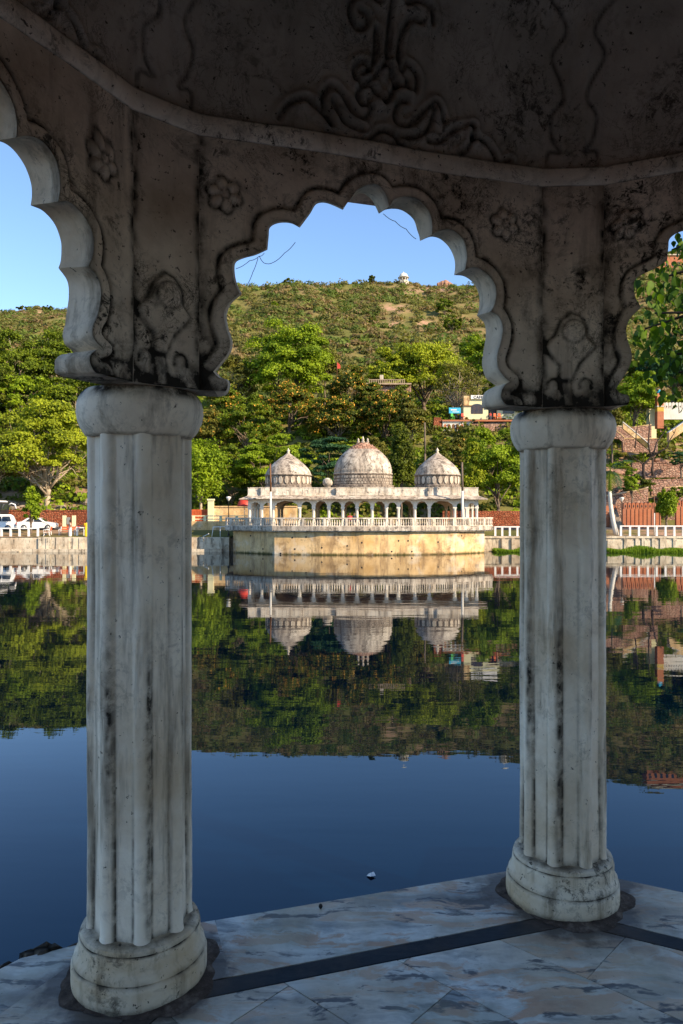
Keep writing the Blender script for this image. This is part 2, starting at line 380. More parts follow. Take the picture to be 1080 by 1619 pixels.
# ------------------------------------------------------------------ the ground, water, hills
WL = -2.5
def terrain_h(x, y):
    rr = np.clip(x / np.maximum(y, 1) * FPX + 540, -400, 1500)
    crest = np.interp(rr, [-400, 0, 60, 130, 250, 360, 450, 560, 640, 700, 760, 850, 960, 1040, 1500], [520, 497, 491, 493, 480, 460, 449, 449, 441, 447, 449, 436, 424, 405, 380])
    zc = CAMZ + (HOR - crest) / FPX * 500
    base = np.interp(y, [76, 84, 93, 105, 130, 180, 250, 350, 430, 500, 540, 900], [-1.05, -.45, -.3, 5.0, 17.0, 29, 50, 93, 131, 158, 160, 40])
    k = np.clip((y - 180) / 320, 0, 1)
    z = base * (1 - k) + base * (zc / 158.0) * k
    return z
def fbm(x, y, sc_, seed):
    rs = np.random.RandomState(seed); z = np.zeros_like(x)
    for o in range(5):
        f = sc_ * 2 ** o
        for _ in range(4):
            a = rs.rand() * 6.28; p = rs.rand() * 6.28
            z += np.sin((x * math.cos(a) + y * math.sin(a)) * f + p) * .5 ** o / 4
    return z
def hill_z(x, y):
    z = terrain_h(x, y); k = np.clip((y - 96) / 120, 0, 1)
    z = z + fbm(x, y, .03, 3) * 9 * k * np.clip((y - 180) / 100, 0, 1) * np.clip((520 - y) / 30, .25, 1) + fbm(x, y, .25, 5) * .9 * k
    return z
ys = np.concatenate([np.linspace(76.6, 135, 60), np.linspace(137, 540, 190), np.linspace(550, 1500, 12)])
us = np.linspace(-.75, .75, 300)
YY, UU = np.meshgrid(ys, us, indexing='ij'); XX = UU * (YY + 20)
ZZ = hill_z(XX, YY)
PX = XX / YY * FPX + 540
def blob(px, py, cx, cy, rx, ry): return np.exp(-(((px - cx) / rx) ** 2 + ((py - cy) / ry) ** 2))
PY = HOR - (ZZ - CAMZ) / YY * FPX
bare = np.clip(blob(PX, PY, 665, 458, 40, 9) + blob(PX, PY, 625, 487, 26, 8) + blob(PX, PY, 618, 512, 16, 7) + blob(PX, PY, 672, 512, 14, 9) + .9 * blob(PX, PY, 50, 496, 70, 7) + .8 * blob(PX, PY, 700, 450, 22, 8), 0, 1) * (YY > 200)
bare = np.maximum(bare, ((YY < 128) & (PX > 930)) * .8); bare = np.maximum(bare, ((YY < 112) & (PX < 160)) * .5)
n1, n2 = ZZ.shape; idx = np.arange(n1 * n2).reshape(n1, n2)
F = np.stack([idx[:-1, :-1], idx[:-1, 1:], idx[1:, 1:], idx[1:, :-1]], -1).reshape(-1, 4)
hill = npmesh('hill', np.stack([XX, YY, ZZ], -1).reshape(-1, 3), F, M['earth'], smooth=True, attrs={'bare': bare.ravel()})
tag(hill, kind='structure')
m = MB(); m.add([(-900, -300, WL), (900, -300, WL), (900, 79, WL), (-900, 79, WL)], [(0, 1, 2, 3)])
tag(m.build('water', M['water']), kind='structure')
m = MB(); m.add([(-1500, -600, -6), (1500, -600, -6), (1500, 1700, -6), (-1500, 1700, -6)], [(0, 1, 2, 3)])
tag(m.build('ground', M['earth']), kind='structure')
# road on the far side
m = MB()
xs = np.linspace(-80, 80, 33)
vs = []; fs = []
for i, x in enumerate(xs):
    for y, z in ((78.6, -.98), (79.5, -.96), (86, -.34), (91.6, -.22)): vs.append((x, y, z))
for i in range(32):
    for j in range(3): fs.append((i * 4 + j, (i + 1) * 4 + j, (i + 1) * 4 + j + 1, i * 4 + j + 1))
m.add(vs, fs); tag(m.build('road', M['asphalt']), kind='structure')

# ------------------------------------------------------------------ foreground pavilion (camera stands inside)
FA = math.atan2(.486, 1.513); CX, CY = .691, .807; APO = 1.918
T_IN, T_OUT = .13, .01; S_END = .622; Z0, Z1 = 1.877, 2.70
def facet(k):
    """frame of facet k: origin mid-point of column line, u along, n inward"""
    a = FA - k * R(45); u = Vector((math.cos(a), math.sin(a), 0)); n = Vector((math.sin(a), -math.cos(a), 0))
    return Vector((CX, CY, 0)) - n * APO, u, n
pav = thing('garden_pavilion', (CX, CY, 0), 'white fluted-column pavilion in the foreground with cusped arches and grimy carved ceiling', 'pavilion')
def rel(v): return Vector(v) - Vector((CX, CY, 0))
o0, u0, n0 = facet(0)
def sz(px, py, t):
    mx, my = o0.x + t * n0.x, o0.y + t * n0.y; k = (px - 540) / FPX
    s = (k * my - mx) / (u0.x - u0.y * k); Z = my + u0.y * s
    return (s, CAMZ + (HOR - py) / FPX * Z)
# cusped opening, each lobe a list; left half seen on the inner face
LL = [[(345, 628), (358, 624), (364, 612), (362, 602), (350, 597), (342, 588)], [(342, 588), (353, 574), (365, 557), (367.7, 540), (361, 518), (359, 497), (366, 480), (382.6, 465)],
      [(382.6, 465), (374, 446), (371, 425), (374, 414), (387, 408), (404, 403.5), (423, 395)], [(423, 395), (425, 374), (427, 360), (440, 353), (459, 353), (474, 360)],
      [(474, 360), (483, 348), (491, 337), (498, 325), (505, 321), (515, 321), (527, 325), (542, 332)]]
AP = [(542, 332), (553, 316), (562, 303), (572, 296), (585, 292), (597, 294), (608, 306), (614.7, 327)]
APo = [(542, 332), (550, 320), (560, 311), (570, 306), (579, 308), (588, 316), (594, 327), (599, 338)]
RI = [[(614.7, 327), (623, 316), (638, 312), (659, 316), (676, 333), (682, 354), (681.6, 371.6)], [(681.6, 371.6), (698, 364), (715, 365), (730, 378), (736, 397), (736.5, 412), (734, 427)],
      [(734, 427), (749, 423), (766, 431), (779, 446), (783, 463), (781, 480), (775, 493)], [(775, 493), (787, 501), (793.5, 518), (791, 540), (785, 561), (786, 580), (794, 594), (806, 604)],
      [(806, 604), (797, 609), (792, 618), (791, 629), (798, 640), (812, 644)]]
RO = [[(599, 338), (612, 331), (634, 332), (653, 346), (660, 365), (663, 374), (664, 381)], [(664, 381), (681, 374.5), (696, 378), (710, 391), (718, 408), (719.5, 422), (718, 435)],
      [(718, 435), (734, 437), (749, 448), (757, 465), (758, 478), (757, 490), (754, 499)], [(754, 499), (766, 512), (768, 531), (764, 557), (762.5, 578), (768, 597), (777, 605), (784, 610)],
      [(784, 610), (768, 619), (763, 628), (762, 636), (763, 645), (775, 648)]]
def catm(P, n=5):
    P = [Vector(p) for p in P]; out = []
    for i in range(len(P) - 1):
        p0 = P[i - 1] if i else P[0] * 2 - P[1]; p3 = P[i + 2] if i + 2 < len(P) else P[-1] * 2 - P[-2]; p1, p2 = P[i], P[i + 1]
        for k in range(n):
            t = k / n; out.append(.5 * ((2 * p1) + (p2 - p0) * t + (2 * p0 - 5 * p1 + 4 * p2 - p3) * t * t + (3 * p1 - p0 - 3 * p2 + p3) * t ** 3))
    return out
def chain(lobes, t):
    out = []
    for L in lobes: out += catm([sz(*p, t) for p in L])
    out.append(Vector(sz(*lobes[-1][-1], t))); return out
def outw(L, k): return [(590 + (x - 590) * k, 450 + (y - 450) * k) if y < 480 else (x - (590 - x) * (k - 1), y) for x, y in L]
Pin = chain([outw(L, 1.022) for L in LL] + [[outw([AP[0]], 1.022)[0]] + AP[1:]] + RI, T_IN)
Pout = chain(LL + [APo] + RO, T_OUT)
# smooth the hand-over of the apex lobe
def fixends(P):
    P = [Vector(p) for p in P]; P[0].y = Z0; P[-1].y = Z0
    for p in P: p.y = max(p.y, Z0)
    return P
Pin = fixends(Pin); Pout = fixends(Pout)
assert len(Pin) == len(Pout), (len(Pin), len(Pout))
NP = len(Pin)

def seg_dist(P, pts, closed=False):
    """distance of points P (n,2) to polyline pts"""
    A = np.array([(p[0], p[1]) for p in pts]); B = np.roll(A, -1, 0)
    if not closed: A, B = A[:-1], B[:-1]
    d = np.full(len(P), 9.0)
    for a, b in zip(A, B):
        ab = b - a; L = (ab ** 2).sum() + 1e-12; t = np.clip(((P - a) @ ab) / L, 0, 1)
        d = np.minimum(d, np.sqrt(((P - a - t[:, None] * ab) ** 2).sum(1)))
    return d
def g(d, w): return np.exp(-(d / w) ** 2)
def inside(P, poly):
    x, y = P[:, 0], P[:, 1]; r = np.zeros(len(P), bool); n = len(poly)
    for i in range(n):
        x1, y1 = poly[i]; x2, y2 = poly[(i + 1) % n]
        c = ((y1 > y) != (y2 > y)); xi = (x2 - x1) * (y - y1) / (y2 - y1 + 1e-12) + x1; r ^= c & (x < xi)
    return r
def cdt_region(boundary, step, seed, jit=.25):
    """triangulated points inside a closed boundary; returns pts, tris"""
    rs = np.random.RandomState(seed); B = np.array(boundary); mn, mx = B.min(0), B.max(0)
    gx, gy = np.meshgrid(np.arange(mn[0], mx[0], step), np.arange(mn[1], mx[1], step)); gx = gx + (np.arange(gx.shape[0])[:, None] % 2) * step / 2
    P = np.stack([gx.ravel(), gy.ravel()], 1); P += rs.uniform(-jit, jit, P.shape) * step
    P = P[inside(P, boundary)]; P = P[seg_dist(P, boundary, True) > step * .55]
    allp = [Vector(b) for b in boundary] + [Vector(p) for p in P]; nb = len(boundary)
    r = delaunay_2d_cdt(allp, [(i, (i + 1) % nb) for i in range(nb)], [], 0, 1e-6)
    V = np.array([(v.x, v.y) for v in r[0]]); T = np.array([f for f in r[2] if len(f) == 3])
    c = V[T].mean(1); T = T[inside(c, boundary)]; return V, T
def rosette(P, c, rad, h, gr, rot=.3, petals=6):
    q = P - np.array(c); r = np.sqrt((q ** 2).sum(1)); th = np.arctan2(q[:, 1], q[:, 0]) + rot
    lob = np.abs(np.cos(th * petals / 2)); R_ = rad * (.70 + .30 * lob)
    ins = np.clip((R_ - r) / (rad * .18), 0, 1); dome = ins * (.4 + .6 * np.sin(np.clip(r / rad, 0, 1) * math.pi)) * (.35 + .65 * lob)
    h += .015 * dome + .008 * g(r, rad * .2)
    gr += .95 * g(r - R_ - .004, .007) + .8 * g(r - rad * .28, .004) + .5 * (1 - lob) ** 3 * (r < rad)
    return h, gr
def relief_face(P):
    h = np.zeros(len(P)); gr = np.zeros(len(P))
    d = seg_dist(P, Pin); OFF = .040
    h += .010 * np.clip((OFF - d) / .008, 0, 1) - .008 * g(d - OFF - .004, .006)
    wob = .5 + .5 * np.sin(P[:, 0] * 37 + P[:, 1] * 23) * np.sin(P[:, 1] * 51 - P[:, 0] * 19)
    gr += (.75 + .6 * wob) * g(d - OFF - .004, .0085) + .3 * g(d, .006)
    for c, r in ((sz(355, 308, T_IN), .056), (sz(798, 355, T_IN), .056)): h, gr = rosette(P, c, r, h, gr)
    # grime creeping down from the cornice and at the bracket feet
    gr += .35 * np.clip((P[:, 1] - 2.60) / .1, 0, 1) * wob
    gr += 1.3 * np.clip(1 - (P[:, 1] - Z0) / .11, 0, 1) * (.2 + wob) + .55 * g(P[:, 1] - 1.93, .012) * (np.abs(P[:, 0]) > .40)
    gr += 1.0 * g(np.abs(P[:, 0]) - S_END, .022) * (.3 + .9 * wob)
    h += -.004 * g(P[:, 1] - 1.93, .006) * (np.abs(P[:, 0]) > .43)
    # hand-made unevenness
    h += .0018 * np.sin(P[:, 0] * 21 + 2 * np.sin(P[:, 1] * 9)) * np.sin(P[:, 1] * 17 + 1)
    return h, gr
bd = [(p.x, p.y) for p in Pin]
topz = Z1
bound = [(-S_END, Z0)] + bd + [(S_END, Z0)] + [(S_END, Z0 + (topz - Z0) * k / 12) for k in range(1, 12)] + [(S_END - 2 * S_END * k / 24, topz) for k in range(0, 25)] + [(-S_END, topz - (topz - Z0) * k / 12) for k in range(1, 12)]
V2, T2 = cdt_region(bound, .0065, 1)
h2, g2 = relief_face(V2)
def tomesh(V2, h2): return np.stack([V2[:, 0], -(T_IN + h2), V2[:, 1]], 1)   # local: x along, -y inward, z up
def facet_obj(o, k):
    of, u, n = facet(k); a = math.atan2(u.y, u.x); o.location = rel(of); o.rotation_euler = (0, 0, a)
# wall = carved inner face + soffit + outer face
Vf = tomesh(V2, h2)
rows = 7; SV = []; SG = []
for r in range(rows + 1):
    t = r / rows
    for i in range(NP):
        p = Pin[i].lerp(Pout[i], t); bul = .004 * math.sin(t * math.pi)
        yy = -(T_IN + (T_OUT - T_IN) * t)
        dlip = -.007 if r == 0 else 0
        SV.append((p.x, yy + dlip + 0.0, p.y)); SG.append(.55 * math.exp(-(t / .12) ** 2))
nf = len(Vf); SV = np.array(SV)
SF = []
for r in range(rows):
    for i in range(NP - 1):
        a = nf + r * NP + i; SF += [(a, a + 1, a + NP + 1), (a, a + NP + 1, a + NP)]
bo = [(p.x, p.y) for p in Pout]
Vo, To = cdt_region([(-S_END, Z0)] + bo + [(S_END, Z0), (S_END, 3.0), (-S_END, 3.0)], .05, 2)
VO = np.stack([Vo[:, 0], np.full(len(Vo), -T_OUT), Vo[:, 1]], 1); no = nf + len(SV)
# underside of bracket feet
UV = np.array([(-S_END, -T_IN, Z0), (Pin[0].x, -T_IN, Z0), (Pout[0].x, -T_OUT, Z0), (-S_END, -T_OUT, Z0), (S_END, -T_IN, Z0), (Pin[-1].x, -T_IN, Z0), (Pout[-1].x, -T_OUT, Z0), (S_END, -T_OUT, Z0)])
nu = no + len(VO); UF = [(nu, nu + 1, nu + 2), (nu, nu + 2, nu + 3), (nu + 4, nu + 6, nu + 5), (nu + 4, nu + 7, nu + 6)]
AV = np.concatenate([Vf, SV, VO, UV]); AF = np.concatenate([T2, np.array(SF), To + no, np.array(UF)])
AG = np.concatenate([g2, np.array(SG), np.zeros(len(VO)), np.full(8, .6)])
AMI = np.concatenate([np.zeros(len(T2)), np.ones(len(SF)), np.ones(len(To)), np.zeros(4)])
arch0 = npmesh('arch', AV, AF, [M['arch'], M['col']], pav, AMI, True, {'grime': AG})
facet_obj(arch0, 0)
md = arch0.data
md.set_sharp_from_angle(angle=R(48))
def arch_variant(ds, dz):     # the builders' arches are not quite alike
    me = arch0.data.copy(); n = len(me.vertices); co = np.empty(n * 3, np.float32); me.vertices.foreach_get('co', co); co = co.reshape(-1, 3)
    w_ = np.clip((2.66 - co[:, 2]) / .12, 0, 1) * np.clip((co[:, 2] - 1.92) / .15, 0, 1) * np.clip((S_END - np.abs(co[:, 0])) / .08, 0, 1)
    co[:, 0] += ds * w_; co[:, 2] += dz * w_; me.vertices.foreach_set('co', co.ravel()); me.update(); return me
for k in range(1, 8):
    c = arch0.copy(); col.objects.link(c); c.parent = pav; facet_obj(c, k)
    if k == 7: c.data = arch_variant(.034, -.045)
    if k == 1:
        c.data = arch_variant(0, .030)
        for v in c.data.vertices:
            if v.co.x < .05 and v.co.x > -S_END + .002 and v.co.z < 2.6: v.co.x -= .075 * max(0, min(1, (T_IN + v.co.y) / (T_IN - T_OUT))) * min(1, (v.co.x + S_END) / .06)
# corner piers with a carved bud
def vert(k):
    a = FA - k * R(45) ; u = Vector((math.cos(a), math.sin(a), 0)); n = Vector((math.sin(a), -math.cos(a), 0))
    of = Vector((CX, CY, 0)) - n * APO; v = of - u * (APO * math.tan(R(22.5))); d = (Vector((CX, CY, 0)) - v).normalized(); return v, d
v0, d0 = vert(0)
HW = (((APO - T_IN) * math.tan(R(22.5))) - S_END) * math.cos(R(22.5)); CH = T_IN / math.cos(R(22.5)) + HW * math.tan(R(22.5))   # chamfer half width and offset
def relief_pier(P):
    h = np.zeros(len(P)); gr = np.zeros(len(P)); k = .00228
    def q(x, y): return ((x - 897) * k, Z0 + (642 - y) * k)
    out = [q(893, 600), q(905, 572), q(925, 552), q(930, 545), q(918, 532), q(916, 510), q(905, 497), q(893, 493), q(880, 503), q(870, 528), q(852, 545), q(862, 558), q(878, 575), q(876, 598)]
    d = seg_dist(P, out, True); ins = inside(P, out); sd_ = np.where(ins, -d, d)
    h += .016 * np.clip((.004 - sd_) / .01, 0, 1); gr += .95 * g(sd_ - .005, .008)
    for (cx, cy, r) in ((897, 522, 18),):
        c = q(cx, cy); r *= k; dd = np.sqrt(((P - np.array(c)) ** 2).sum(1)); h += .014 * np.sqrt(np.clip(1 - (dd / r) ** 2, 0, 1)); gr += .7 * g(dd - r, .005) + .8 * g(np.sqrt(((P - np.array(q(899, 520))) ** 2).sum(1)), .004)
    for (cx, sg) in ((866, -1), (916, 1)):
        for P1, P2, r in ((q(cx, 606), q(cx + sg * 1, 625), .019),):
            dd = seg_dist(P, [P1, P2]); h += .010 * np.clip((r - dd) / .008, 0, 1); gr += .9 * g(dd - r - .002, .006) * (P[:, 1] > P1[1] - .02)
    st = [q(876, 598), q(882, 640)]; st2 = [q(893, 600), q(901, 640)]
    for s_ in (st, st2): dd = seg_dist(P, s_); gr += .5 * g(dd, .005)
    cc = seg_dist(P, [q(888, 575), q(888, 640)]); h += .008 * np.clip((.014 - cc) / .006, 0, 1)
    wob = .5 + .5 * np.sin(P[:, 0] * 60 + P[:, 1] * 23) * np.sin(P[:, 1] * 41)
    gr += 1.5 * np.clip(1 - (P[:, 1] - Z0) / .13, 0, 1) * (.15 + wob) * (sd_ > -.004) + .5 * g(P[:, 1] - Z0, .03) + 1.1 * g(np.abs(P[:, 0]) - HW, .016) * (.25 + wob) + .3 * np.clip((P[:, 1] - 2.55) / .12, 0, 1) * wob
    h *= (np.abs(P[:, 0]) < HW - .003)
    return h, gr
Vp, Tp = cdt_region([(-HW, Z0)] + [(HW, Z0)] + [(HW, Z0 + (Z1 - Z0) * i / 10) for i in range(1, 11)] + [(-HW, Z1 - (Z1 - Z0) * i / 10) for i in range(0, 10)], .0055, 4)
hp, gp = relief_pier(Vp)
P3 = np.stack([Vp[:, 0], -(CH + hp), Vp[:, 1]], 1); n_ = len(P3)
# local frame of the pier: +y outward from the centre, origin at the column axis
def loc(v): # world to pier-0 local
    q = v - v0; return Vector((q.dot(Vector((-d0.y, d0.x, 0)) * -1), -q.dot(d0), 0))
oA, uA, nA = facet(0)
pa_in = loc(oA - uA * S_END + nA * T_IN); pa_out = loc(oA - uA * S_END + nA * T_OUT); pc = loc(v0 + d0 * (T_OUT / math.cos(R(22.5))))
sgn = 1 if pa_in.x > 0 else -1
body = [(sgn * pa_in.x, pa_in.y), (sgn * pa_out.x, pa_out.y), (pc.x, pc.y), (-sgn * pa_out.x, pa_out.y), (-sgn * pa_in.x, pa_in.y)]
BV = [(x, y, z) for z in (Z0, Z1) for x, y in body] ; BT = []
for i in range(4): a, b = n_ + i, n_ + i + 1; BT += [(a, b, b + 5), (a, b + 5, a + 5)]
for b0 in (n_, n_ + 5): BT += [(b0, b0 + 1, b0 + 2), (b0, b0 + 2, b0 + 4), (b0 + 2, b0 + 3, b0 + 4)]
pier0 = npmesh('pier', np.concatenate([P3, np.array(BV)]), np.concatenate([Tp, np.array(BT)]), M['arch'], pav, None, True, {'grime': np.concatenate([gp, np.full(10, .3)])})
pier0.data.set_sharp_from_angle(angle=R(48))
def pier_place(o, k):
    v, d = vert(k); o.location = rel(v); o.rotation_euler = (0, 0, math.atan2(d.y, d.x) + R(90))
pier_place(pier0, 0)
for k in range(1, 8):
    c = pier0.copy(); col.objects.link(c); c.parent = pav; pier_place(c, k)
# columns
nth = 8 * 28; zs = np.concatenate([np.linspace(.155, .19, 5), np.linspace(.2, 1.70, 70), np.linspace(1.71, 1.745, 5)])
CV = []; CG = []
rs = random.Random(3)
for z in zs:
    for k in range(nth):
        th = 2 * math.pi * k / nth; dl = ((math.degrees(th) + 22.5) % 45) - 22.5   # ribs at multiples of 45
        if abs(dl) < 10.5: r = .1430 + .0205 * math.sqrt(max(0, 1 - (dl / 10.5) ** 2))
        else: r = .1430 * math.cos(R(12)) / math.cos(R(22.5 - abs(dl))) + .0008
        fl = 1 if z > 1.71 or z < .17 else 0
        if z < .2: r += .012 * (1 - (z - .155) / .045) ** 2
        p = Vector((math.cos(th) * 1.2, math.sin(th) * 1.2, z * 1.6)); r += .0028 * mnoise.noise(p * 1.7) + .0014 * mnoise.noise(p * 7)
        chip = mnoise.noise(Vector((th * 3, z * 9, 5)));
        if abs(abs(dl) - 4) < 4 and chip > .42: r -= .004
        CV.append((r * math.cos(th), r * math.sin(th), z))
        e = math.exp(-((abs(dl) - 11.2) / 1.6) ** 2) * max(0, .15 + 1.0 * mnoise.noise(Vector((math.cos(th) * 3, math.sin(th) * 3, z * 2.2))) + .5 * (z < .5))
        side = math.exp(-((dl - 6.5) / 4.5) ** 2) * max(0, mnoise.noise(Vector((th * 2 + 9, 3, z * 1.6))) * 2.2 + .15 + .5 * (z < .95) - .2 * (z > 1.4)) * (.5 + .5 * mnoise.noise(Vector((th * 9, 3, z * 30))))
        e += .9 * math.exp(-((z - .17) / .02) ** 2) * (abs(dl) > 10) + .5 * math.exp(-((z - 1.738) / .006) ** 2) * (abs(dl) > 10)
        CG.append(min(1, e + side))
CF = []
for i in range(len(zs) - 1):
    for k in range(nth): CF.append((i * nth + k, i * nth + (k + 1) % nth, (i + 1) * nth + (k + 1) % nth, (i + 1) * nth + k))
col0 = npmesh('column', CV, CF, M['col'], pav, None, True, {'grime': CG})
def lathe_g(name, prof, mat, parent, n=96, gfn=None, seed=0, amp=.0022):
    vs = []; gg = []; pr = []
    for i in range(len(prof) - 1):
        (r0, z0), (r1, z1) = prof[i], prof[i + 1]; L = math.hypot(r1 - r0, z1 - z0); ns = max(1, int(L / .008))
        for j in range(ns): pr.append((r0 + (r1 - r0) * j / ns, z0 + (z1 - z0) * j / ns))
    pr.append(prof[-1])
    for r, z in pr:
        for k in range(n):
            th = 2 * math.pi * k / n; p = Vector((math.cos(th), math.sin(th), z * 5 + seed))
            rr = r + amp * mnoise.noise(p * 1.6) * 1.5 + amp * .6 * mnoise.noise(p * 6); vs.append((rr * math.cos(th), rr * math.sin(th), z)); gg.append(gfn(r, z, th) if gfn else 0)
    fs = [(i * n + k, i * n + (k + 1) % n, (i + 1) * n + (k + 1) % n, (i + 1) * n + k) for i in range(len(pr) - 1) for k in range(n)]
    o = npmesh(name, vs, fs, mat, parent, None, True, {'grime': gg}); o.data.set_sharp_from_angle(angle=R(40)); return o
lathe_g('base', [(.2115, -.01), (.2125, .02), (.211, .068), (.2065, .076), (.200, .079), (.2055, .082), (.203, .096), (.196, .104), (.1915, .112), (.1905, .150), (.1885, .156), (.1845, .158), (.1880, .161), (.184, .172), (.160, .180), (.10, .182)], M['base'], col0, 128,
        lambda r, z, th: 1.4 * math.exp(-((z - .079) / .0028) ** 2) * min(1, max(0, .75 + 1.6 * mnoise.noise(Vector((th * 2, 0, 3))))) + 1.4 * math.exp(-((z - .158) / .0025) ** 2) * min(1, max(0, .7 + 1.6 * mnoise.noise(Vector((th * 3, 0, 9))))) + .8 * math.exp(-(max(z, 0) / .016) ** 2) + .7 * math.exp(-((r - .16) / .012) ** 2) * (z > .16))
lathe_g('capital', [(.150, 1.730), (.160, 1.731), (.170, 1.738), (.184, 1.758), (.194, 1.782), (.1985, 1.808), (.198, 1.830), (.192, 1.852), (.182, 1.868), (.172, 1.878), (.10, 1.8765)], M['col'], col0, 128,
        lambda r, z, th: min(1, 1.5 * max(0, (z - 1.836) / .03) * (.75 + .8 * mnoise.noise(Vector((math.cos(th) * 3, math.sin(th) * 3, z * 20))))) + .8 * math.exp(-((z - 1.733) / .003) ** 2))
# mortar skirt round the foot, ragged edge
m = MB(); n = 120; vs = [(0, 0, .012)]
for j, f in enumerate((.55, .78, 1.0)):
    for k in range(n):
        th = 2 * math.pi * k / n; rr = .242 + .022 * mnoise.noise(Vector((math.cos(th) * 1.3, math.sin(th) * 1.3, 4))) * 2 + .020 * mnoise.noise(Vector((math.cos(th) * 4, math.sin(th) * 4, 1))) + .005 * mnoise.noise(Vector((math.cos(th) * 14, math.sin(th) * 14, 1)))
        rad = .19 + (rr - .19) * (f - .55) / .45; vs.append((rad * math.cos(th), rad * math.sin(th), (.016, .006, .0006)[j] + .002 * mnoise.noise(Vector((math.cos(th) * 9, math.sin(th) * 9, j)))))
fs = [(0, 1 + k, 1 + (k + 1) % n) for k in range(n)] + [(1 + j * n + k, 1 + j * n + (k + 1) % n, 1 + (j + 1) * n + (k + 1) % n, 1 + (j + 1) * n + k) for j in range(2) for k in range(n)]
m.add(vs, fs, 0, True); m.build('mortar_skirt', M['mortar'], col0)
def col_place(o, k): v, d = vert(k); o.location = rel(v); o.rotation_euler = (0, 0, math.atan2(d.y, d.x) + R(22.5))
col_place(col0, 0)
for k in range(1, 8): c = copy_tree(col0, pav); col_place(c, k)
# cornice moulding: rounded octagonal ring
def oct_r(th_, apo, cham=.94):
    """radius of a chamfered octagon (facet frame: th_ measured from a facet normal)"""
    a = ((th_ + R(22.5)) % R(45)) - R(22.5); r1 = apo / math.cos(a); b = R(22.5) - abs(a); r2 = (apo / math.cos(R(22.5)) * cham) / math.cos(b); return min(r1, r2)
A_IN = APO - T_IN
ch_k = (A_IN / math.cos(R(22.5)) - (CH - T_IN / math.cos(R(22.5)))) / (A_IN / math.cos(R(22.5)))
th0 = math.atan2(-n0.y, -n0.x)      # direction of facet 0 seen from the centre
NT_ = 8 * 160
prof = [(.0, 2.680), (-.008, 2.682), (-.015, 2.692), (-.0155, 2.716), (-.013, 2.738), (-.006, 2.747), (.03, 2.752)]
CVv = []; CGg = []
for j, (dr, z) in enumerate(prof):
    for k in range(NT_):
        th = 2 * math.pi * k / NT_; r = oct_r(th, A_IN, ch_k) + dr + .0015 * math.sin(th * 40 + j)
        CVv.append((r * math.cos(th + th0), r * math.sin(th + th0), z + .003 * math.sin(th * 13))); CGg.append(.8 * (j == 0) + .8 * (j == len(prof) - 2) + (.5 * max(0, mnoise.noise(Vector((th * 20, j, 0)))) if j < 3 else 0))
CFf = [(i * NT_ + k, i * NT_ + (k + 1) % NT_, (i + 1) * NT_ + (k + 1) % NT_, (i + 1) * NT_ + k) for i in range(len(prof) - 1) for k in range(NT_)]
npmesh('cornice', CVv, CFf, M['cornice'], pav, None, True, {'grime': CGg})
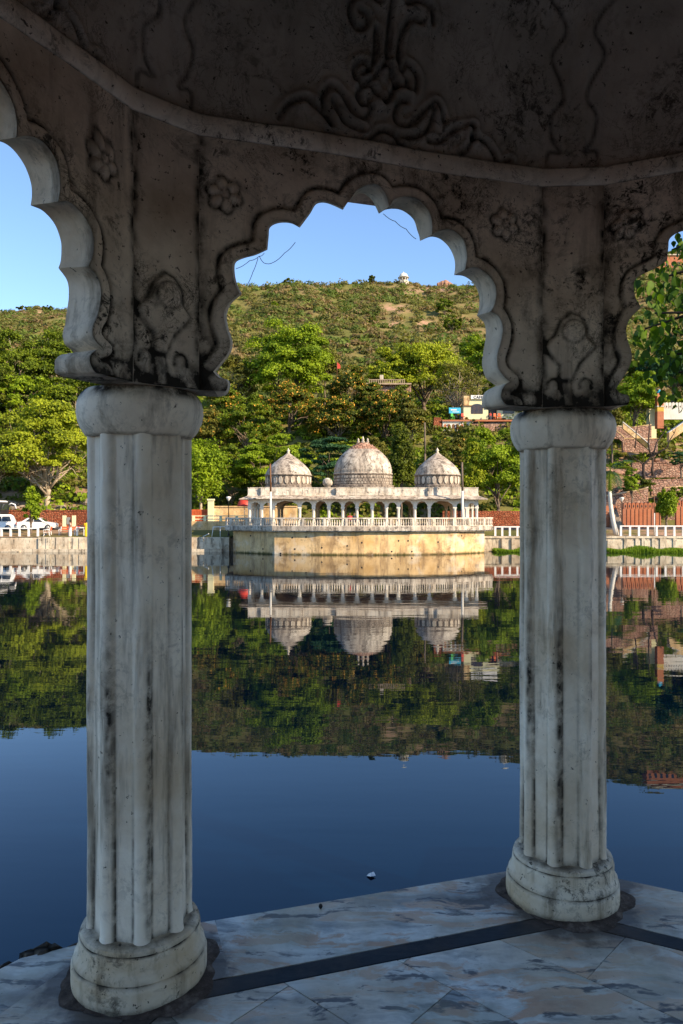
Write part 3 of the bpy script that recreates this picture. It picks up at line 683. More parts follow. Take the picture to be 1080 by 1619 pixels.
# carved ceiling
def ceiling():
    nph = 170; N = 8 * 190; th = np.arange(N) * 2 * math.pi / N
    phs = np.concatenate([np.linspace(0, R(38), 120), np.linspace(R(38.5), R(88), nph - 120)])
    TH, PH = np.meshgrid(th, phs); a = ((TH + R(22.5)) % R(45)) - R(22.5); apo = A_IN + .015
    rc = apo / np.cos(a); rc = np.minimum(rc, apo / math.cos(R(22.5)) * ch_k / np.cos(R(22.5) - np.abs(a))); k = np.clip(np.sin(PH) / .8, 0, 1)
    r = (rc * (1 - k) + apo * k); H = 1.38; r = r * np.cos(PH); Z = 2.748 + H * np.sin(PH)
    s = np.tan(a) * apo; q = PH * 1.55      # arc length above the cornice
    P = np.stack([s.ravel(), q.ravel()], 1); h = np.zeros(len(P)); gr = np.zeros(len(P))
    k1 = .0021
    def f_(x, y): return ((x - 623) * k1, ((230 + (x - 623) * .14) - y) * k1 * 1.15)
    def fc(pts): return [f_(400 + x / 3, y / 3) for x, y in pts]
    near = (P[:, 1] < .62)
    idn = np.where(near)[0]; Q = P[idn]; hh = np.zeros(len(Q)); gg = np.zeros(len(Q))
    grooves = [fc([(-40, 560), (30, 600), (60, 560), (110, 520), (190, 525)]), fc([(180, 470), (185, 530), (210, 580), (245, 610)]), fc([(185, 460), (260, 490), (320, 540), (360, 585), (430, 605)]), fc([(340, 490), (385, 415), (440, 460), (500, 530), (550, 570), (600, 565), (610, 520), (590, 470), (550, 460)]),
        fc([(400, 440), (420, 530), (470, 590), (590, 635)]), fc([(600, 360), (560, 300), (505, 330), (510, 400), (545, 410), (570, 370)]), fc([(545, 410), (620, 410), (660, 350)]), fc([(615, 410), (640, 470), (670, 500)]), fc([(590, 60), (530, 35), (460, 45), (445, 100)]), fc([(500, 110), (560, 115), (600, 180), (610, 260), (605, 340)]),
        fc([(690, 350), (740, 420), (800, 450), (830, 400), (800, 360), (760, 385), (785, 405)]), fc([(740, 210), (730, 300), (750, 380)]), fc([(735, 95), (800, 90), (870, 130), (885, 190), (840, 235), (790, 210), (790, 170), (830, 165)]), fc([(670, 500), (740, 450), (800, 480), (800, 530), (760, 540), (745, 510)]), fc([(730, 540), (770, 600), (830, 590), (880, 530), (940, 500), (985, 590), (940, 680)]), fc([(780, 655), (870, 640), (930, 570)]), fc([(940, 680), (1040, 600), (1080, 600), (1150, 650), (1190, 720)]), fc([(670, 0), (672, 240), (680, 350)]), fc([(560, 690), (660, 620), (760, 710)])]
    for L in grooves:
        L = [tuple(p) for p in catm(L, 4)] + [L[-1]]
        d = seg_dist(Q, L); hh += -.010 * g(d, .007) + .015 * g(d - .020, .012); gg += .95 * g(d, .0085)
    # corner bands: s measured from the nearest corner
    sc_ = apo * math.tan(R(22.5)) - np.abs(Q[:, 0]); Qc = np.stack([sc_, Q[:, 1]], 1)
    L = [((x) * k1 / 2 * 1.0, (540 - y) / 2 * k1 * 1.15) for x, y in ((95, 545), (90, 480), (45, 480), (75, 440), (85, 370), (45, 320), (60, 270), (100, 200), (55, 140), (80, 90), (125, 50), (105, 0), (60, -60), (100, -120))]
    L = [tuple(p) for p in catm(L, 4)]; d = seg_dist(Qc, L); hh += -.008 * g(d, .006) + .008 * np.clip((.0 + (Qc[:, 0] < .05)) * 1, 0, 1) * g(d - .02, .015); gg += .85 * g(d, .0075)
    gg += .6 * g(Q[:, 1], .012)
    h[idn] = hh; gr[idn] = gg
    h += .003 * np.sin(P[:, 0] * 14 + 3 * np.sin(P[:, 1] * 6)) * np.sin(P[:, 1] * 11)
    r = r - h.reshape(r.shape); V = np.stack([r * np.cos(TH + th0), r * np.sin(TH + th0), Z], -1).reshape(-1, 3)
    idx = np.arange(len(V)).reshape(TH.shape); nx = np.roll(idx, -1, 1)
    F = np.stack([idx[:-1], nx[:-1], nx[1:], idx[1:]], -1).reshape(-1, 4)
    npmesh('ceiling', V, F, M['ceil'], pav, None, True, {'grime': gr})
ceiling()
# roof outside: eave slab, parapet and dome
m = MB()
def ringpts(apo, z): return [(apo / math.cos(R(22.5)) * math.cos(th0 + R(22.5 + 45 * k)), apo / math.cos(R(22.5)) * math.sin(th0 + R(22.5 + 45 * k)), z) for k in range(8)]
rings = [ringpts(APO - .01, 2.98), ringpts(APO + .70, 2.90), ringpts(APO + .71, 2.95), ringpts(APO + .02, 3.16), ringpts(APO + .02, 3.45), ringpts(APO - .2, 3.45)]
vs = sum(rings, []); m.add(vs, [(i * 8 + k, i * 8 + (k + 1) % 8, (i + 1) * 8 + (k + 1) % 8, (i + 1) * 8 + k) for i in range(5) for k in range(8)]); m.build('eave', M['col'], pav)
m = MB(); m.lathe([(APO, 3.2)] + [(APO * math.cos(R(a)), 3.3 + 1.5 * math.sin(R(a))) for a in range(0, 86, 6)] + [(.1, 4.85), (.16, 4.95), (.05, 5.1), (.02, 5.4)], (0, 0, 0), 48); m.build('dome', M['col'], pav)
m = MB(); pl = [(p[0], p[1]) for p in ringpts(APO + .20, 0)]; m.prism(pl, -3.5, -.05); m.build('plinth', M['rubble'], pav)
# floor slabs
def clip(poly, nx_, ny_, c):   # keep nx*x+ny*y <= c
    out = []
    for i in range(len(poly)):
        a, b = poly[i], poly[(i + 1) % len(poly)]; da = nx_ * a[0] + ny_ * a[1] - c; db = nx_ * b[0] + ny_ * b[1] - c
        if da <= 0: out.append(a)
        if da * db < 0: t = da / (da - db); out.append((a[0] + (b[0] - a[0]) * t, a[1] + (b[1] - a[1]) * t))
    return out
def inset(poly, d):
    A = sum(poly[i][0] * poly[(i + 1) % len(poly)][1] - poly[(i + 1) % len(poly)][0] * poly[i][1] for i in range(len(poly)))
    sg = 1 if A > 0 else -1; res = poly
    for i in range(len(poly)):
        a, b = poly[i], poly[(i + 1) % len(poly)]; dx, dy = b[0] - a[0], b[1] - a[1]; L = math.hypot(dx, dy)
        if L < 1e-5: continue
        nx_, ny_ = dy / L * sg, -dx / L * sg; res = clip(res, nx_, ny_, nx_ * a[0] + ny_ * a[1] - d)
        if len(res) < 3: return []
    return res
SL = []   # (poly, mat)
def octp(apo): return [(CX + p[0], CY + p[1]) for p in ringpts(apo, 0)]
rr = random.Random(8)
inner = octp(APO - .193); na = (.676, .737); ta = (.737, -.676); L0 = 1.935 - .335 * 14
for i in range(30):
    c0 = L0 + .335 * i; strip = clip(clip(inner, na[0], na[1], c0 + .335), -na[0], -na[1], -c0)
    if len(strip) < 3: continue
    t = -1.0155 - 6 * .92 if i == 15 else -8 + rr.random() * .9
    if i == 14: t = -1.62 - 6 * .9
    while t < 6:
        wd = .92 if i in (14, 15) else rr.uniform(.75, 1.15)
        p = clip(clip(strip, ta[0], ta[1], t + wd), -ta[0], -ta[1], -t)
        if len(p) >= 3: SL.append((p, 0))
        t += wd
for k in range(8):
    o_, u_, n_v = facet(k)
    def pt(s, t): q = o_ + u_ * s + n_v * t; return (q.x, q.y)
    tn = math.tan(R(22.5)); f_ = lambda t: (APO - t) * tn
    SL.append(([pt(-f_(.115), .115), pt(f_(.115), .115), pt(f_(.191), .191), pt(-f_(.191), .191)], 1))
    cuts = [-1, -.52, 1] if k == 0 else [-1, rr.uniform(-.4, .4), 1]
    for a, b in zip(cuts[:-1], cuts[1:]):
        sa = lambda t, c: (c * f_(t) if abs(c) == 1 else c)
        SL.append(([pt(sa(-.235, a), -.235), pt(sa(-.235, b), -.235), pt(sa(.113, b), .113), pt(sa(.113, a) + (.0 if abs(a) == 1 else -.03), .113)], 0))
mv = MB(); slabv = []
for p, mi in SL:
    if len(p) < 3: continue
    q = inset(p, .0011)
    if len(q) < 3: continue
    t2 = inset(q, .0012); nv = len(q)
    if len(t2) != nv: t2 = q
    if len(q) >= 3:
        cx = sum(a[0] for a in q) / nv; b0 = len(mv.f); dz = rr.uniform(-.0008, .0008)
        mv.add([(a[0], a[1], -.03) for a in q] + [(a[0], a[1], -.0012 + dz) for a in q] + [(a[0], a[1], dz) for a in t2], [list(range(2 * nv, 3 * nv))] + [(i, (i + 1) % nv, nv + (i + 1) % nv, nv + i) for i in range(nv)] + [(nv + i, nv + (i + 1) % nv, 2 * nv + (i + 1) % nv, 2 * nv + i) for i in range(nv)], mi)
        slabv += [rr.random()] * (len(mv.f) - b0)
b0 = len(mv.f); mv.prism(octp(APO + .222), -.05, -.006, 2); slabv += [0] * (len(mv.f) - b0)
fl = mv.build('floor', [M['marble'], M['marble_dark'], M['mortar']]); a = fl.data.attributes.new('slab', 'FLOAT', 'FACE'); a.data.foreach_set('value', slabv); tag(fl, kind='structure')
# lower ledge on the left, with rubble edge
m = MB(); led = [(-.79, 2.60), (-.93, 2.64), (-1.12, 2.55), (-1.28, 2.33), (-1.62, 1.70), (-1.95, .9), (-1.72, .8), (-1.40, 1.44)]
m.prism(inset(led, .03), -.10, -.035, 0)
led2 = m.build('terrace', [M['marble']], None, .004); tag(led2, kind='structure')
vs = []; rrk = random.Random(5)
m = MB()
for i in range(len(led) - 3):
    a, b = led[i], led[i + 1]; L = math.hypot(b[0] - a[0], b[1] - a[1]); k = int(L / .045)
    for j in range(k):
        t = (j + .5) / k; r = rrk.uniform(.03, .05); c = (a[0] + (b[0] - a[0]) * t + rrk.uniform(-.015, .015), a[1] + (b[1] - a[1]) * t + rrk.uniform(-.015, .015), -.075 + rrk.uniform(-.01, .012))
        m.lathe([(.3 * r, -r * 1.2), (r, -r * .5), (r * .95, r * .3), (r * .5, r * .75), (.1 * r, r * .82)], c, 7, 0, False, rrk.uniform(.8, 1.4), rrk.uniform(.8, 1.2), lambda q, z, th: q * (1 + .25 * math.sin(th * 3 + z * 60)))
m.prism(led, -3, -.10)
tag(m.build('rubble_footing', M['rubble']), 'dark crumbling rubble footing under the marble ledge at the lower left', 'masonry')

# unseen house added to keep the sun off the pavilion; then the near bank
m = MB(); sdx, sdy = math.sin(R(SUN_AZ)), -math.cos(R(SUN_AZ))
bc = Vector((CX + sdx * 9.5 + .62 * .0, CY + sdy * 9.5, 0)); rz = math.atan2(sdy, sdx)
hs = thing('sun_blocker_house', (bc.x, bc.y, -.3), 'unseen plastered house added behind the foreground pavilion to block the sun', 'house', None, rz)
m.box((0, -1.7, 4.2), (4.5, 9.0, 9.4)); m.build('wall', M['tan'], hs)
m = MB()
for y in (-5, -2.5, 0, 2.5): m = MB(); m.box((-2.26, y, 2.2), (.06, 1.1, 1.9)); m.build('window', M['glass'], hs)
m = MB(); m.box((0, -1.7, 9.15), (5.1, 9.0, .35)); m.build('roof', M['fw'], hs)
m = MB(); m.prism([(-14, -14), (16, -14), (16, 6.4), (4.6, 6.4), (3.4, 2.6), (2.6, -1.5), (-2, -1.5), (-14, -3)], -4, -.12); tag(m.build('terrace_ground', M['pinkstone']), kind='structure')
# ------------------------------------------------------------------ far pavilion on its bastion
PVX = WX(573, 74); fp = thing('lakeside_pavilion', (PVX, 74, 0), 'white domed arcade pavilion with three weathered domes standing on a tan bastion in the lake', 'pavilion')
def L3(x, y, z=0): return (x - PVX, y - 74, z)
def L2(p): return (p[0] - PVX, p[1] - 74)
outl = [(-11.0, 75.2), (-10.9, 74.2), (-6.45, 70.9), (-2, 69.9), (2.1, 69.6), (6.5, 70.0), (10.6, 71.2), (14.35, 74.0), (14.4, 76), (14.4, 86), (-10.5, 86)]
m = MB(); m.prism([L2(p) for p in outl], -4, -.2); m.build('bastion_wall', M['tan'], fp)
def offs(poly, d):
    q = []; n = len(poly); c = (1.8, 78)
    for i in range(n):
        a, b, c2 = Vector(poly[i - 1]), Vector(poly[i]), Vector(poly[(i + 1) % n]); e1 = (b - a).normalized(); e2 = (c2 - b).normalized()
        n1 = Vector((e1.y, -e1.x)); n2 = Vector((e2.y, -e2.x)); bi = (n1 + n2).normalized(); k = d / max(.4, bi.dot(n1))
        q.append((b.x + bi.x * k, b.y + bi.y * k))
    return q
slab = offs(outl, .45)
slab[0] = (-11.9, 75.4); slab[1] = (-11.7, 73.9); slab[7] = (15.2, 73.8); slab[8] = (15.3, 76)
m = MB(); m.prism([L2(p) for p in slab], -.2, .22); m.prism([L2(p) for p in offs(slab, -.12)], -.3, -.19); m.build('terrace_slab', M['fw_dirty'], fp)
def dist_along(P, step):
    out = []
    for a, b in zip(P[:-1], P[1:]):
        L = math.dist(a, b); n = max(1, round(L / step))
        for i in range(n): out.append((a[0] + (b[0] - a[0]) * i / n, a[1] + (b[1] - a[1]) * i / n, math.atan2(b[1] - a[1], b[0] - a[0])))
    return out
rail = offs(slab, -.16)[:9]; rail[0] = (rail[0][0], 75.3)
m = MB()
segs = dist_along(rail, .23)
for i, (x, y, a) in enumerate(segs):
    if i % 9 == 0: m.box(L3(x, y, .58), (.24, .24, .74), a)
    else: m.lathe([(.075, -.31), (.05, -.22), (.085, -.06), (.05, .14), (.07, .3)], L3(x, y, .58), 6)
bal = m.build('balustrade', M['fw'], fp)
m = MB()
for a, b in zip(rail[:-1], rail[1:]):
    ang = math.atan2(b[1] - a[1], b[0] - a[0]); L = math.dist(a, b); c = ((a[0] + b[0]) / 2, (a[1] + b[1]) / 2)
    m.box(L3(c[0], c[1], .985), (L + .16, .26, .12), ang); m.box(L3(c[0], c[1], .245), (L + .1, .22, .055), ang)
m.build('handrail', M['fw'], bal)
# columns and arches. front row at y 75
cpx = [394.7, 414, 432, 474, 496, 520, 542, 564.5, 588.5, 611, 630, 656, 678.6, 719, 737, 753.5]
cx_ = [WX(p, 75) for p in cpx]; ZT = 2.35   # springing
def colmesh():
    m = MB(); m.box((0, 0, .35), (.42, .42, .3)); m.box((0, 0, .56), (.34, .34, .14)); m.lathe([(.15, .62), (.17, .7), (.15, .78), (.15, 1.85), (.2, 1.92), (.16, 1.96)], n=10); m.box((0, 0, 2.04), (.38, .38, .16)); m.box((0, 0, 2.5), (.30, .34, .78)); return m
c0 = colmesh().build('column', M['fw_pale'], fp); c0.location = L3(cx_[0], 75)
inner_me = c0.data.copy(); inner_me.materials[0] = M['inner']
def addcol(x, y): c = c0.copy(); col.objects.link(c); c.parent = fp; c.location = L3(x, y); return c
for x in cx_[1:]: addcol(x, 75)
x0, x1 = cx_[0], cx_[-1]
sidey = [77.6, 80.2, 83]
for y in sidey:
    for x in (x0, x1): addcol(x, y)
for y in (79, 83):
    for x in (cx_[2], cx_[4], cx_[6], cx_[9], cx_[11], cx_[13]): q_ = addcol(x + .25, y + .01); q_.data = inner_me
def archpanel(xa, xb, y, name='arch', depth=.26, par=fp, mat='fw_pale', ax=(1, 0, 0)):
    """spandrel with cusped opening between two columns"""
    w_ = (math.dist(xa, xb)) - .30; h = min(.62, w_ * .5); zb, zt = 2.12, 2.95; pts = []
    for i in range(0, 25):
        t = math.pi * i / 24; k = 1 - .07 * abs(math.sin(t * 4.5)); xx = -w_ / 2 * math.cos(t) * (k if 0 < i < 24 else 1); zz = zb + h * math.sin(t) * k; pts.append((xx, zz))
    poly = [(-w_ / 2 - .15, zt), (-w_ / 2 - .15, zb)] + pts + [(w_ / 2 + .15, zb), (w_ / 2 + .15, zt)]
    c = ((xa[0] + xb[0]) / 2, (xa[1] + xb[1]) / 2); d = Vector((xb[0] - xa[0], xb[1] - xa[1], 0)).normalized(); nn = Vector((-d.y, d.x, 0))
    m = MB(); k = len(pts)
    for s_, off in ((-1, -depth / 2), (1, depth / 2)):
        for i in range(k - 1):
            a, b = pts[i], pts[i + 1]
            q = [Vector(L3(c[0], c[1])) + d * p[0] + nn * off + Vector((0, 0, p[1])) for p in (a, b, (b[0], zt), (a[0], zt))]; m.add(q, [(0, 1, 2, 3)])
    for i in range(k - 1):
        a, b = pts[i], pts[i + 1]; q = [Vector(L3(c[0], c[1])) + d * p[0] + nn * o_ + Vector((0, 0, p[1])) for p, o_ in ((a, -depth / 2), (b, -depth / 2), (b, depth / 2), (a, depth / 2))]; m.add(q, [(0, 1, 2, 3)])
    return m.build(name, M[mat], par)
for a, b in zip(cx_[:-1], cx_[1:]): archpanel((a, 75), (b, 75), 75)
yy = [75] + sidey
for a, b in zip(yy[:-1], yy[1:]):
    for x in (x0, x1): archpanel((x, a), (x, b), 0)
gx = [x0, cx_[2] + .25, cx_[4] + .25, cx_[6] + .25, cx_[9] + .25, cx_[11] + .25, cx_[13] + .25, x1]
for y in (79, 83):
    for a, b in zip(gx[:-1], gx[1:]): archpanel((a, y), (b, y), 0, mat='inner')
# eave, roof, parapet
m = MB()
ex0, ex1, ey0, ey1 = x0 - .2, x1 + .2, 74.8, 83.3
def eave(x0_, x1_, y0_, y1_, ov=.75, zi=3.22, zo=2.92):
    a = [(x0_, y0_), (x1_, y0_), (x1_, y1_), (x0_, y1_)]; b = [(x0_ - ov, y0_ - ov), (x1_ + ov, y0_ - ov), (x1_ + ov, y1_ + ov), (x0_ - ov, y1_ + ov)]
    vs = [L3(*p, zi) for p in a] + [L3(*p, zo) for p in b] + [L3(*p, zo - .08) for p in b] + [L3(*p, zi - .2) for p in a]
    fs = []
    for j in range(3):
        for i in range(4): fs.append((j * 4 + i, j * 4 + (i + 1) % 4, j * 4 + 4 + (i + 1) % 4, j * 4 + 4 + i))
    m.add(vs, fs)
eave(ex0, ex1, ey0, ey1)
eave(cx_[1] - .1, cx_[3] + .3, 74.5, 75.2, .72, 3.26, 2.97); eave(cx_[5] + .3, cx_[9] + .6, 74.45, 75.2, .74, 3.26, 2.96); eave(cx_[12] - .1, cx_[13] + .3, 74.5, 75.2, .72, 3.26, 2.97)
m.build('eave', M['fw_dirty'], fp)
m = MB(); m.box2(L3(ex0 + .002, ey0 + .002, 2.955), L3(ex1 - .002, ey1 - .002, 3.3)); m.build('roof', M['fw'], fp)
m = MB()
def parap(xa, xb, y, z0=3.3, z1=4.08):
    m.box2(L3(xa, y, z0), L3(xb, y + .18, z1 - .06)); m.box2(L3(xa - .04, y - .04, z1 - .06), L3(xb + .04, y + .22, z1)); m.box2(L3(xa - .03, y - .03, z0), L3(xb + .03, y + .2, z0 + .07))
    n = max(1, int((xb - xa) / .42))
    for i in range(n):
        x = xa + (xb - xa) * (i + .5) / n; q = [(x + .15 * math.cos(t * math.pi / 8), y - .012, 3.68 + .24 * math.sin(t * math.pi / 8) * (1 if t < 8 else .7)) for t in range(16)]
        m.extr([(p[0] - x, p[2] - 3.68) for p in q], L3(x, y - .02, 3.68), (1, 0, 0), (0, 0, 1), (0, 1, 0), .019)
parap(ex0 + .05, cx_[1] - .1, 74.86); parap(cx_[1] - .05, cx_[3] + .25, 74.56, 3.28, 4.1); parap(cx_[3] + .3, cx_[5] + .7, 74.86); parap(cx_[5] + .75, cx_[9] + .5, 74.5, 3.28, 4.1)
parap(cx_[9] + .55, cx_[12] - .15, 74.86); parap(cx_[12] - .1, cx_[13] + .3, 74.56, 3.28, 4.1); parap(cx_[13] + .35, ex1 - .05, 74.86)
for x in (ex0 + .05, ex1 - .23): m.box2(L3(x, 75.1, 3.3), L3(x + .18, 83.2, 4.06))
m.box2(L3(ex0 + .25, 83.0, 3.3), L3(ex1 - .25, 83.2, 4.06))
m.build('parapet', M['fw'], fp)
def dome(xpx, D, rpx, zd0, zd1, ztop, fin=True):
    x = WX(xpx, D); r = rpx / FPX * D
    m = MB(); H = ztop - zd1
    pr = [(r * 1.04, 0), (r * 1.04, .05)] + [(r * a, .06 + (H - .06) * b) for a, b in ((1.0, .02), (.985, .08), (.95, .17), (.895, .27), (.82, .37), (.73, .47), (.63, .57), (.53, .66), (.42, .75), (.31, .83), (.22, .895), (.155, .95), (.10, 1.0), (.03, 1.01))]
    
    m.lathe(pr, (0, 0, 0), 40, capb=True); d = m.build('dome', M['fw_dirty'], fp); d.location = L3(x, D, zd1)
    m = MB(); m.lathe([(r * 1.03, zd0 - zd1 - .5), (r * 1.03, zd0 - zd1), (r * .98, zd0 - zd1 + .06), (r * .98, -.1), (r * 1.04, -.06), (r * 1.04, -.005)], n=24, smooth=False)
    m.build('drum', M['drum'], d)
    m = MB()
    for k in range(24):     # oval niches round the drum
        a = 2 * math.pi * k / 24; h = (zd1 - zd0) * .36; zc = (zd0 - zd1) / 2
        rr_ = r * .985; o = Vector((rr_ * math.cos(a), rr_ * math.sin(a), zc)); t = Vector((-math.sin(a), math.cos(a), 0)); nn = Vector((math.cos(a), math.sin(a), 0))
        m.extr([(r * .085 * math.cos(q * math.pi / 6), h * math.sin(q * math.pi / 6)) for q in range(12)], o, t, (0, 0, 1), nn, .05)
    m.build('drum_medallion', M['fw'], d)
    m = MB(); m.lathe([(.13, 0), (.2, .08), (.1, .16), (.17, .28), (.17, .36), (.07, .46), (.03, .6)], (0, 0, ztop - zd1), 12); m.build('finial', M['fw'], d)
    return d
dome(456, 78, 36, 4.35, 5.45, 7.75); dome(691.5, 78, 35.5, 4.35, 5.45, 7.80)
# middle dome, broader, with bands and a stepped top
D = 79; x = WX(574, D); r = 46 / FPX * D
m = MB(); H = 2.75
pr = [(r * 1.02, 0), (r * 1.02, .08)] + [(r * a, .1 + H * b) for a, b in ((.99, .01), (.985, .12), (.975, .22), (.95, .33), (.915, .43), (.865, .53), (.80, .63), (.73, .72), (.66, .80), (.59, .87), (.52, .93))]
m.lathe(pr, (0, 0, 0), 56, sy=.8, capb=True); d = m.build('dome', M['fw_dirty'], fp); d.location = L3(x, D, 5.62)
m = MB(); m.lathe([(r * 1.06, -1.7), (r * 1.06, -1.2), (r * 1.0, -1.14), (r * .985, -.12), (r * 1.02, -.08), (r * 1.02, -.003)], n=48, smooth=False, sy=.8); m.build('drum', M['drum'], d)
for row, (z, n, hh) in enumerate(((.36, 60, .16), (-.32, 60, .13), (-.66, 60, .13), (-.94, 60, .10))):
    m = MB()
    for k in range(n):
        a = 2 * math.pi * (k + .5 * row) / n; rr_ = r * (.99 if z < 0 else .975); o = Vector((rr_ * math.cos(a), rr_ * .8 * math.sin(a), z)); t = Vector((-math.sin(a), .8 * math.cos(a), 0)).normalized(); nn = Vector((math.cos(a), math.sin(a), 0))
        m.extr([(-.11, -hh), (.11, -hh), (.12, hh * .5), (0, hh), (-.12, hh * .5)], o, t, (0, 0, 1), nn, .06)
    m.build('relief_band', M['fw_dirty'], d)
m = MB(); pr = []
zz = H * .9 + .16
for rr_, dz in ((.56, 0), (.57, .1), (.50, .12), (.50, .28), (.43, .3), (.43, .46), (.35, .48), (.35, .64), (.25, .68), (.23, .84), (.2, .86)): pr.append((r * rr_, zz - .12 + dz))
m.lathe(pr, (0, 0, 0), 40, sy=.7, capb=True); m.build('stepped_crown', M['pinkstone'], d)
for dx in (-.5, 0, .5):
    m = MB(); s_ = 1.25 if dx == 0 else .9; m.lathe([(.16 * s_, 0), (.1 * s_, .1), (.17 * s_, .2), (.08 * s_, .34), (.12 * s_, .42), (.03, .62 * s_)], (0, 0, 0), 10); f_n = m.build('finial', M['fw'], d); f_n.location = (dx * 1.0, 0, zz + .68)
m = MB(); m.lathe([(.3, 4.0), (.34, 4.35), (.5, 4.42), (.53, 4.7), (.42, 4.98), (.2, 5.12), (.05, 5.16)], L3(WX(518, 77), 77, 0), 16); m.build('ornament', M['fw_dirty'], fp)
# drain holes in the bastion
for (px, py) in ((391, 847), (413, 868), (462, 850), (484, 849), (466, 868), (509, 866), (549, 863), (572, 858), (645, 855), (694, 857), (735, 847), (651, 872), (619, 872), (443, 878), (630, 855)):
    X = WX(px, 70.2); Pt = None
    for a, b in zip(outl[1:7], outl[2:8]):
        if min(a[0], b[0]) <= X * (1.0) <= max(a[0], b[0]):
            t = (X - a[0]) / (b[0] - a[0]); y = a[1] + (b[1] - a[1]) * t; ang = math.atan2(b[1] - a[1], b[0] - a[0]); Pt = (X, y, ang)
    if Pt:
        z = WZ(py, Pt[1]); z = max(z, WL + .1); m = MB()
        m.lathe([(.085, -.05), (.085, .02), (.04, .02)], (0, 0, 0), 8); o = m.build('drain_hole', M['black'], fp); o.location = L3(Pt[0], Pt[1], z); o.rotation_euler = (R(90), 0, Pt[2])

# ------------------------------------------------------------------ people
def skin_mesh(name, joints, edges, mat, parent, sub=2):
    me = bpy.data.meshes.new(name); me.from_pydata([j[0] for j in joints], edges, []); o = bpy.data.objects.new(name, me); col.objects.link(o); o.parent = parent
    me.materials.append(mat); bm = bmesh.new(); bm.from_mesh(me); lay = bm.verts.layers.skin.verify()
    for v, j in zip(bm.verts, joints): r = j[1]; v[lay].radius = (r, r) if not hasattr(r, '__len__') else r
    bm.verts.ensure_lookup_table(); bm.verts[0][lay].use_root = True; bm.to_mesh(me); bm.free()
    s = o.modifiers.new('skin', 'SKIN'); s.use_smooth_shade = True; b = o.modifiers.new('sub', 'SUBSURF'); b.levels = b.render_levels = sub; return o
def person(loc, rz, label, top, bottom, pose='stand', group=None, arm_l=None, arm_r=None):
    t = thing('person', loc, label, 'person', group, rz); J = []; E = []
    def j(p, r, frm=None):
        J.append((p, r));
        if frm is not None: E.append((frm, len(J) - 1))
        return len(J) - 1
    sit = pose == 'sit'; hz = .47 if sit else .92
    pel = j((0, 0, hz), (.13, .10)); wa = j((0, 0, hz + .18), (.115, .085), pel); ch = j((0, 0, hz + .38), (.15, .10), wa); nk0 = j((0, 0, hz + .52), (.07, .06), ch); nk = j((0, -.01, hz + .58), .045, nk0)
    hd = j((0, -.015, hz + .66), (.07, .082), nk); h2_ = j((0, -.02, hz + .75), (.076, .092), hd); h3_ = j((0, -.01, hz + .81), (.05, .06), h2_); j((0, -.125, hz + .69), .012, hd)
    for sx, arm in ((-1, arm_l), (1, arm_r)):
        sh = j((sx * .18, 0, hz + .47), .055, ch)
        pts = arm or [(sx * .23, .02, hz + .20), (sx * .22, -.10, hz - .02)]
        el = j(pts[0], .040, sh); wr = j(pts[1], .026, el); d = (Vector(pts[1]) - Vector(pts[0])).normalized(); pm = j(Vector(pts[1]) + d * .07, (.036, .018), wr)
        sidev = d.cross(Vector((0, 1, 0))).normalized() if abs(d.y) < .9 else Vector((1, 0, 0))
        for q, ln in ((-1.5, .062), (-.5, .078), (.5, .074), (1.5, .056)):
            f1 = j(Vector(pts[1]) + d * .11 + sidev * q * .019, .0085, pm); f2 = j(Vector(pts[1]) + d * (.11 + ln * .6) + sidev * q * .021 + Vector((0, -.012, 0)), .0075, f1); j(Vector(pts[1]) + d * (.11 + ln) + sidev * q * .021 + Vector((0, -.03, 0)), .006, f2)
        t1 = j(Vector(pts[1]) + d * .05 + sidev * -sx * .045, .010, wr); j(Vector(pts[1]) + d * .09 + sidev * -sx * .06, .008, t1)
        hp = j((sx * .09, 0, hz - .04), .09, pel)
        if sit: kn = j((sx * .11, -.42, hz + .0), .06, hp); an = j((sx * .11, -.44, .08), .038, kn)
        else: kn = j((sx * .10, -.02, .48), .06, hp); an = j((sx * .10, .02, .08), .038, kn)
        a_ = J[an][0]; j((a_[0], a_[1] - .14, .03), .03, an)
    skin_mesh('body', J, E, M['skin'], t, 1)
    # clothes: fitted shells
    m = MB(); m.lathe([(.19, hz - .10), (.175, hz + .05), (.150, hz + .18), (.185, hz + .38), (.17, hz + .48), (.075, hz + .545), (.06, hz + .55)], (0, 0, 0), 16, sy=.72)
    for sx in (-1, 1):
        pts = (arm_l if sx < 0 else arm_r) or [(sx * .23, .02, hz + .20), (sx * .22, -.10, hz - .02)]
        m.tube([(sx * .14, 0, hz + .47), (sx * .19, 0, hz + .46), Vector((sx * .18, 0, hz + .47)).lerp(Vector(pts[0]), .8)], [.075, .072, .06], 8)
    m.build('top', top, t)
    m = MB()
    if sit:
        for sx in (-1, 1): m.tube([(sx * .09, 0, hz), (sx * .11, -.42, hz + .02), (sx * .11, -.46, hz - .1), (sx * .11, -.45, .12)], [.115, .085, .075, .065], 10)
    else: m.lathe([(.20, .06), (.215, .3), (.205, .6), (.185, hz - .02), (.155, hz + .12)], (0, 0, 0), 18, sy=.8, fn=lambda r, z, th: r * (1 + .06 * math.sin(th * 7) * max(0, 1 - z)))
    m.build('wrap_skirt' if not sit else 'trousers', bottom, t)
    m = MB(); m.lathe([(.088, -.10), (.101, -.03), (.102, .03), (.082, .085), (.03, .11)], (0, .018, hz + .76), 14, sy=1.05); m.build('hair', M['hair'], t)
    for sx in (-1, 1): m = MB(); m.lathe([(.0, -.008), (.011, 0), (.0, .008)], (sx * .03, -.112, hz + .725), 6); m.build('eye', M['black'], t)
    return t
person((WX(553, 74), 73.6, .22), R(10), 'person in dark clothes seated behind the balustrade near the pavilion centre', M['cloth_r'], M['cloth_d'], 'sit')
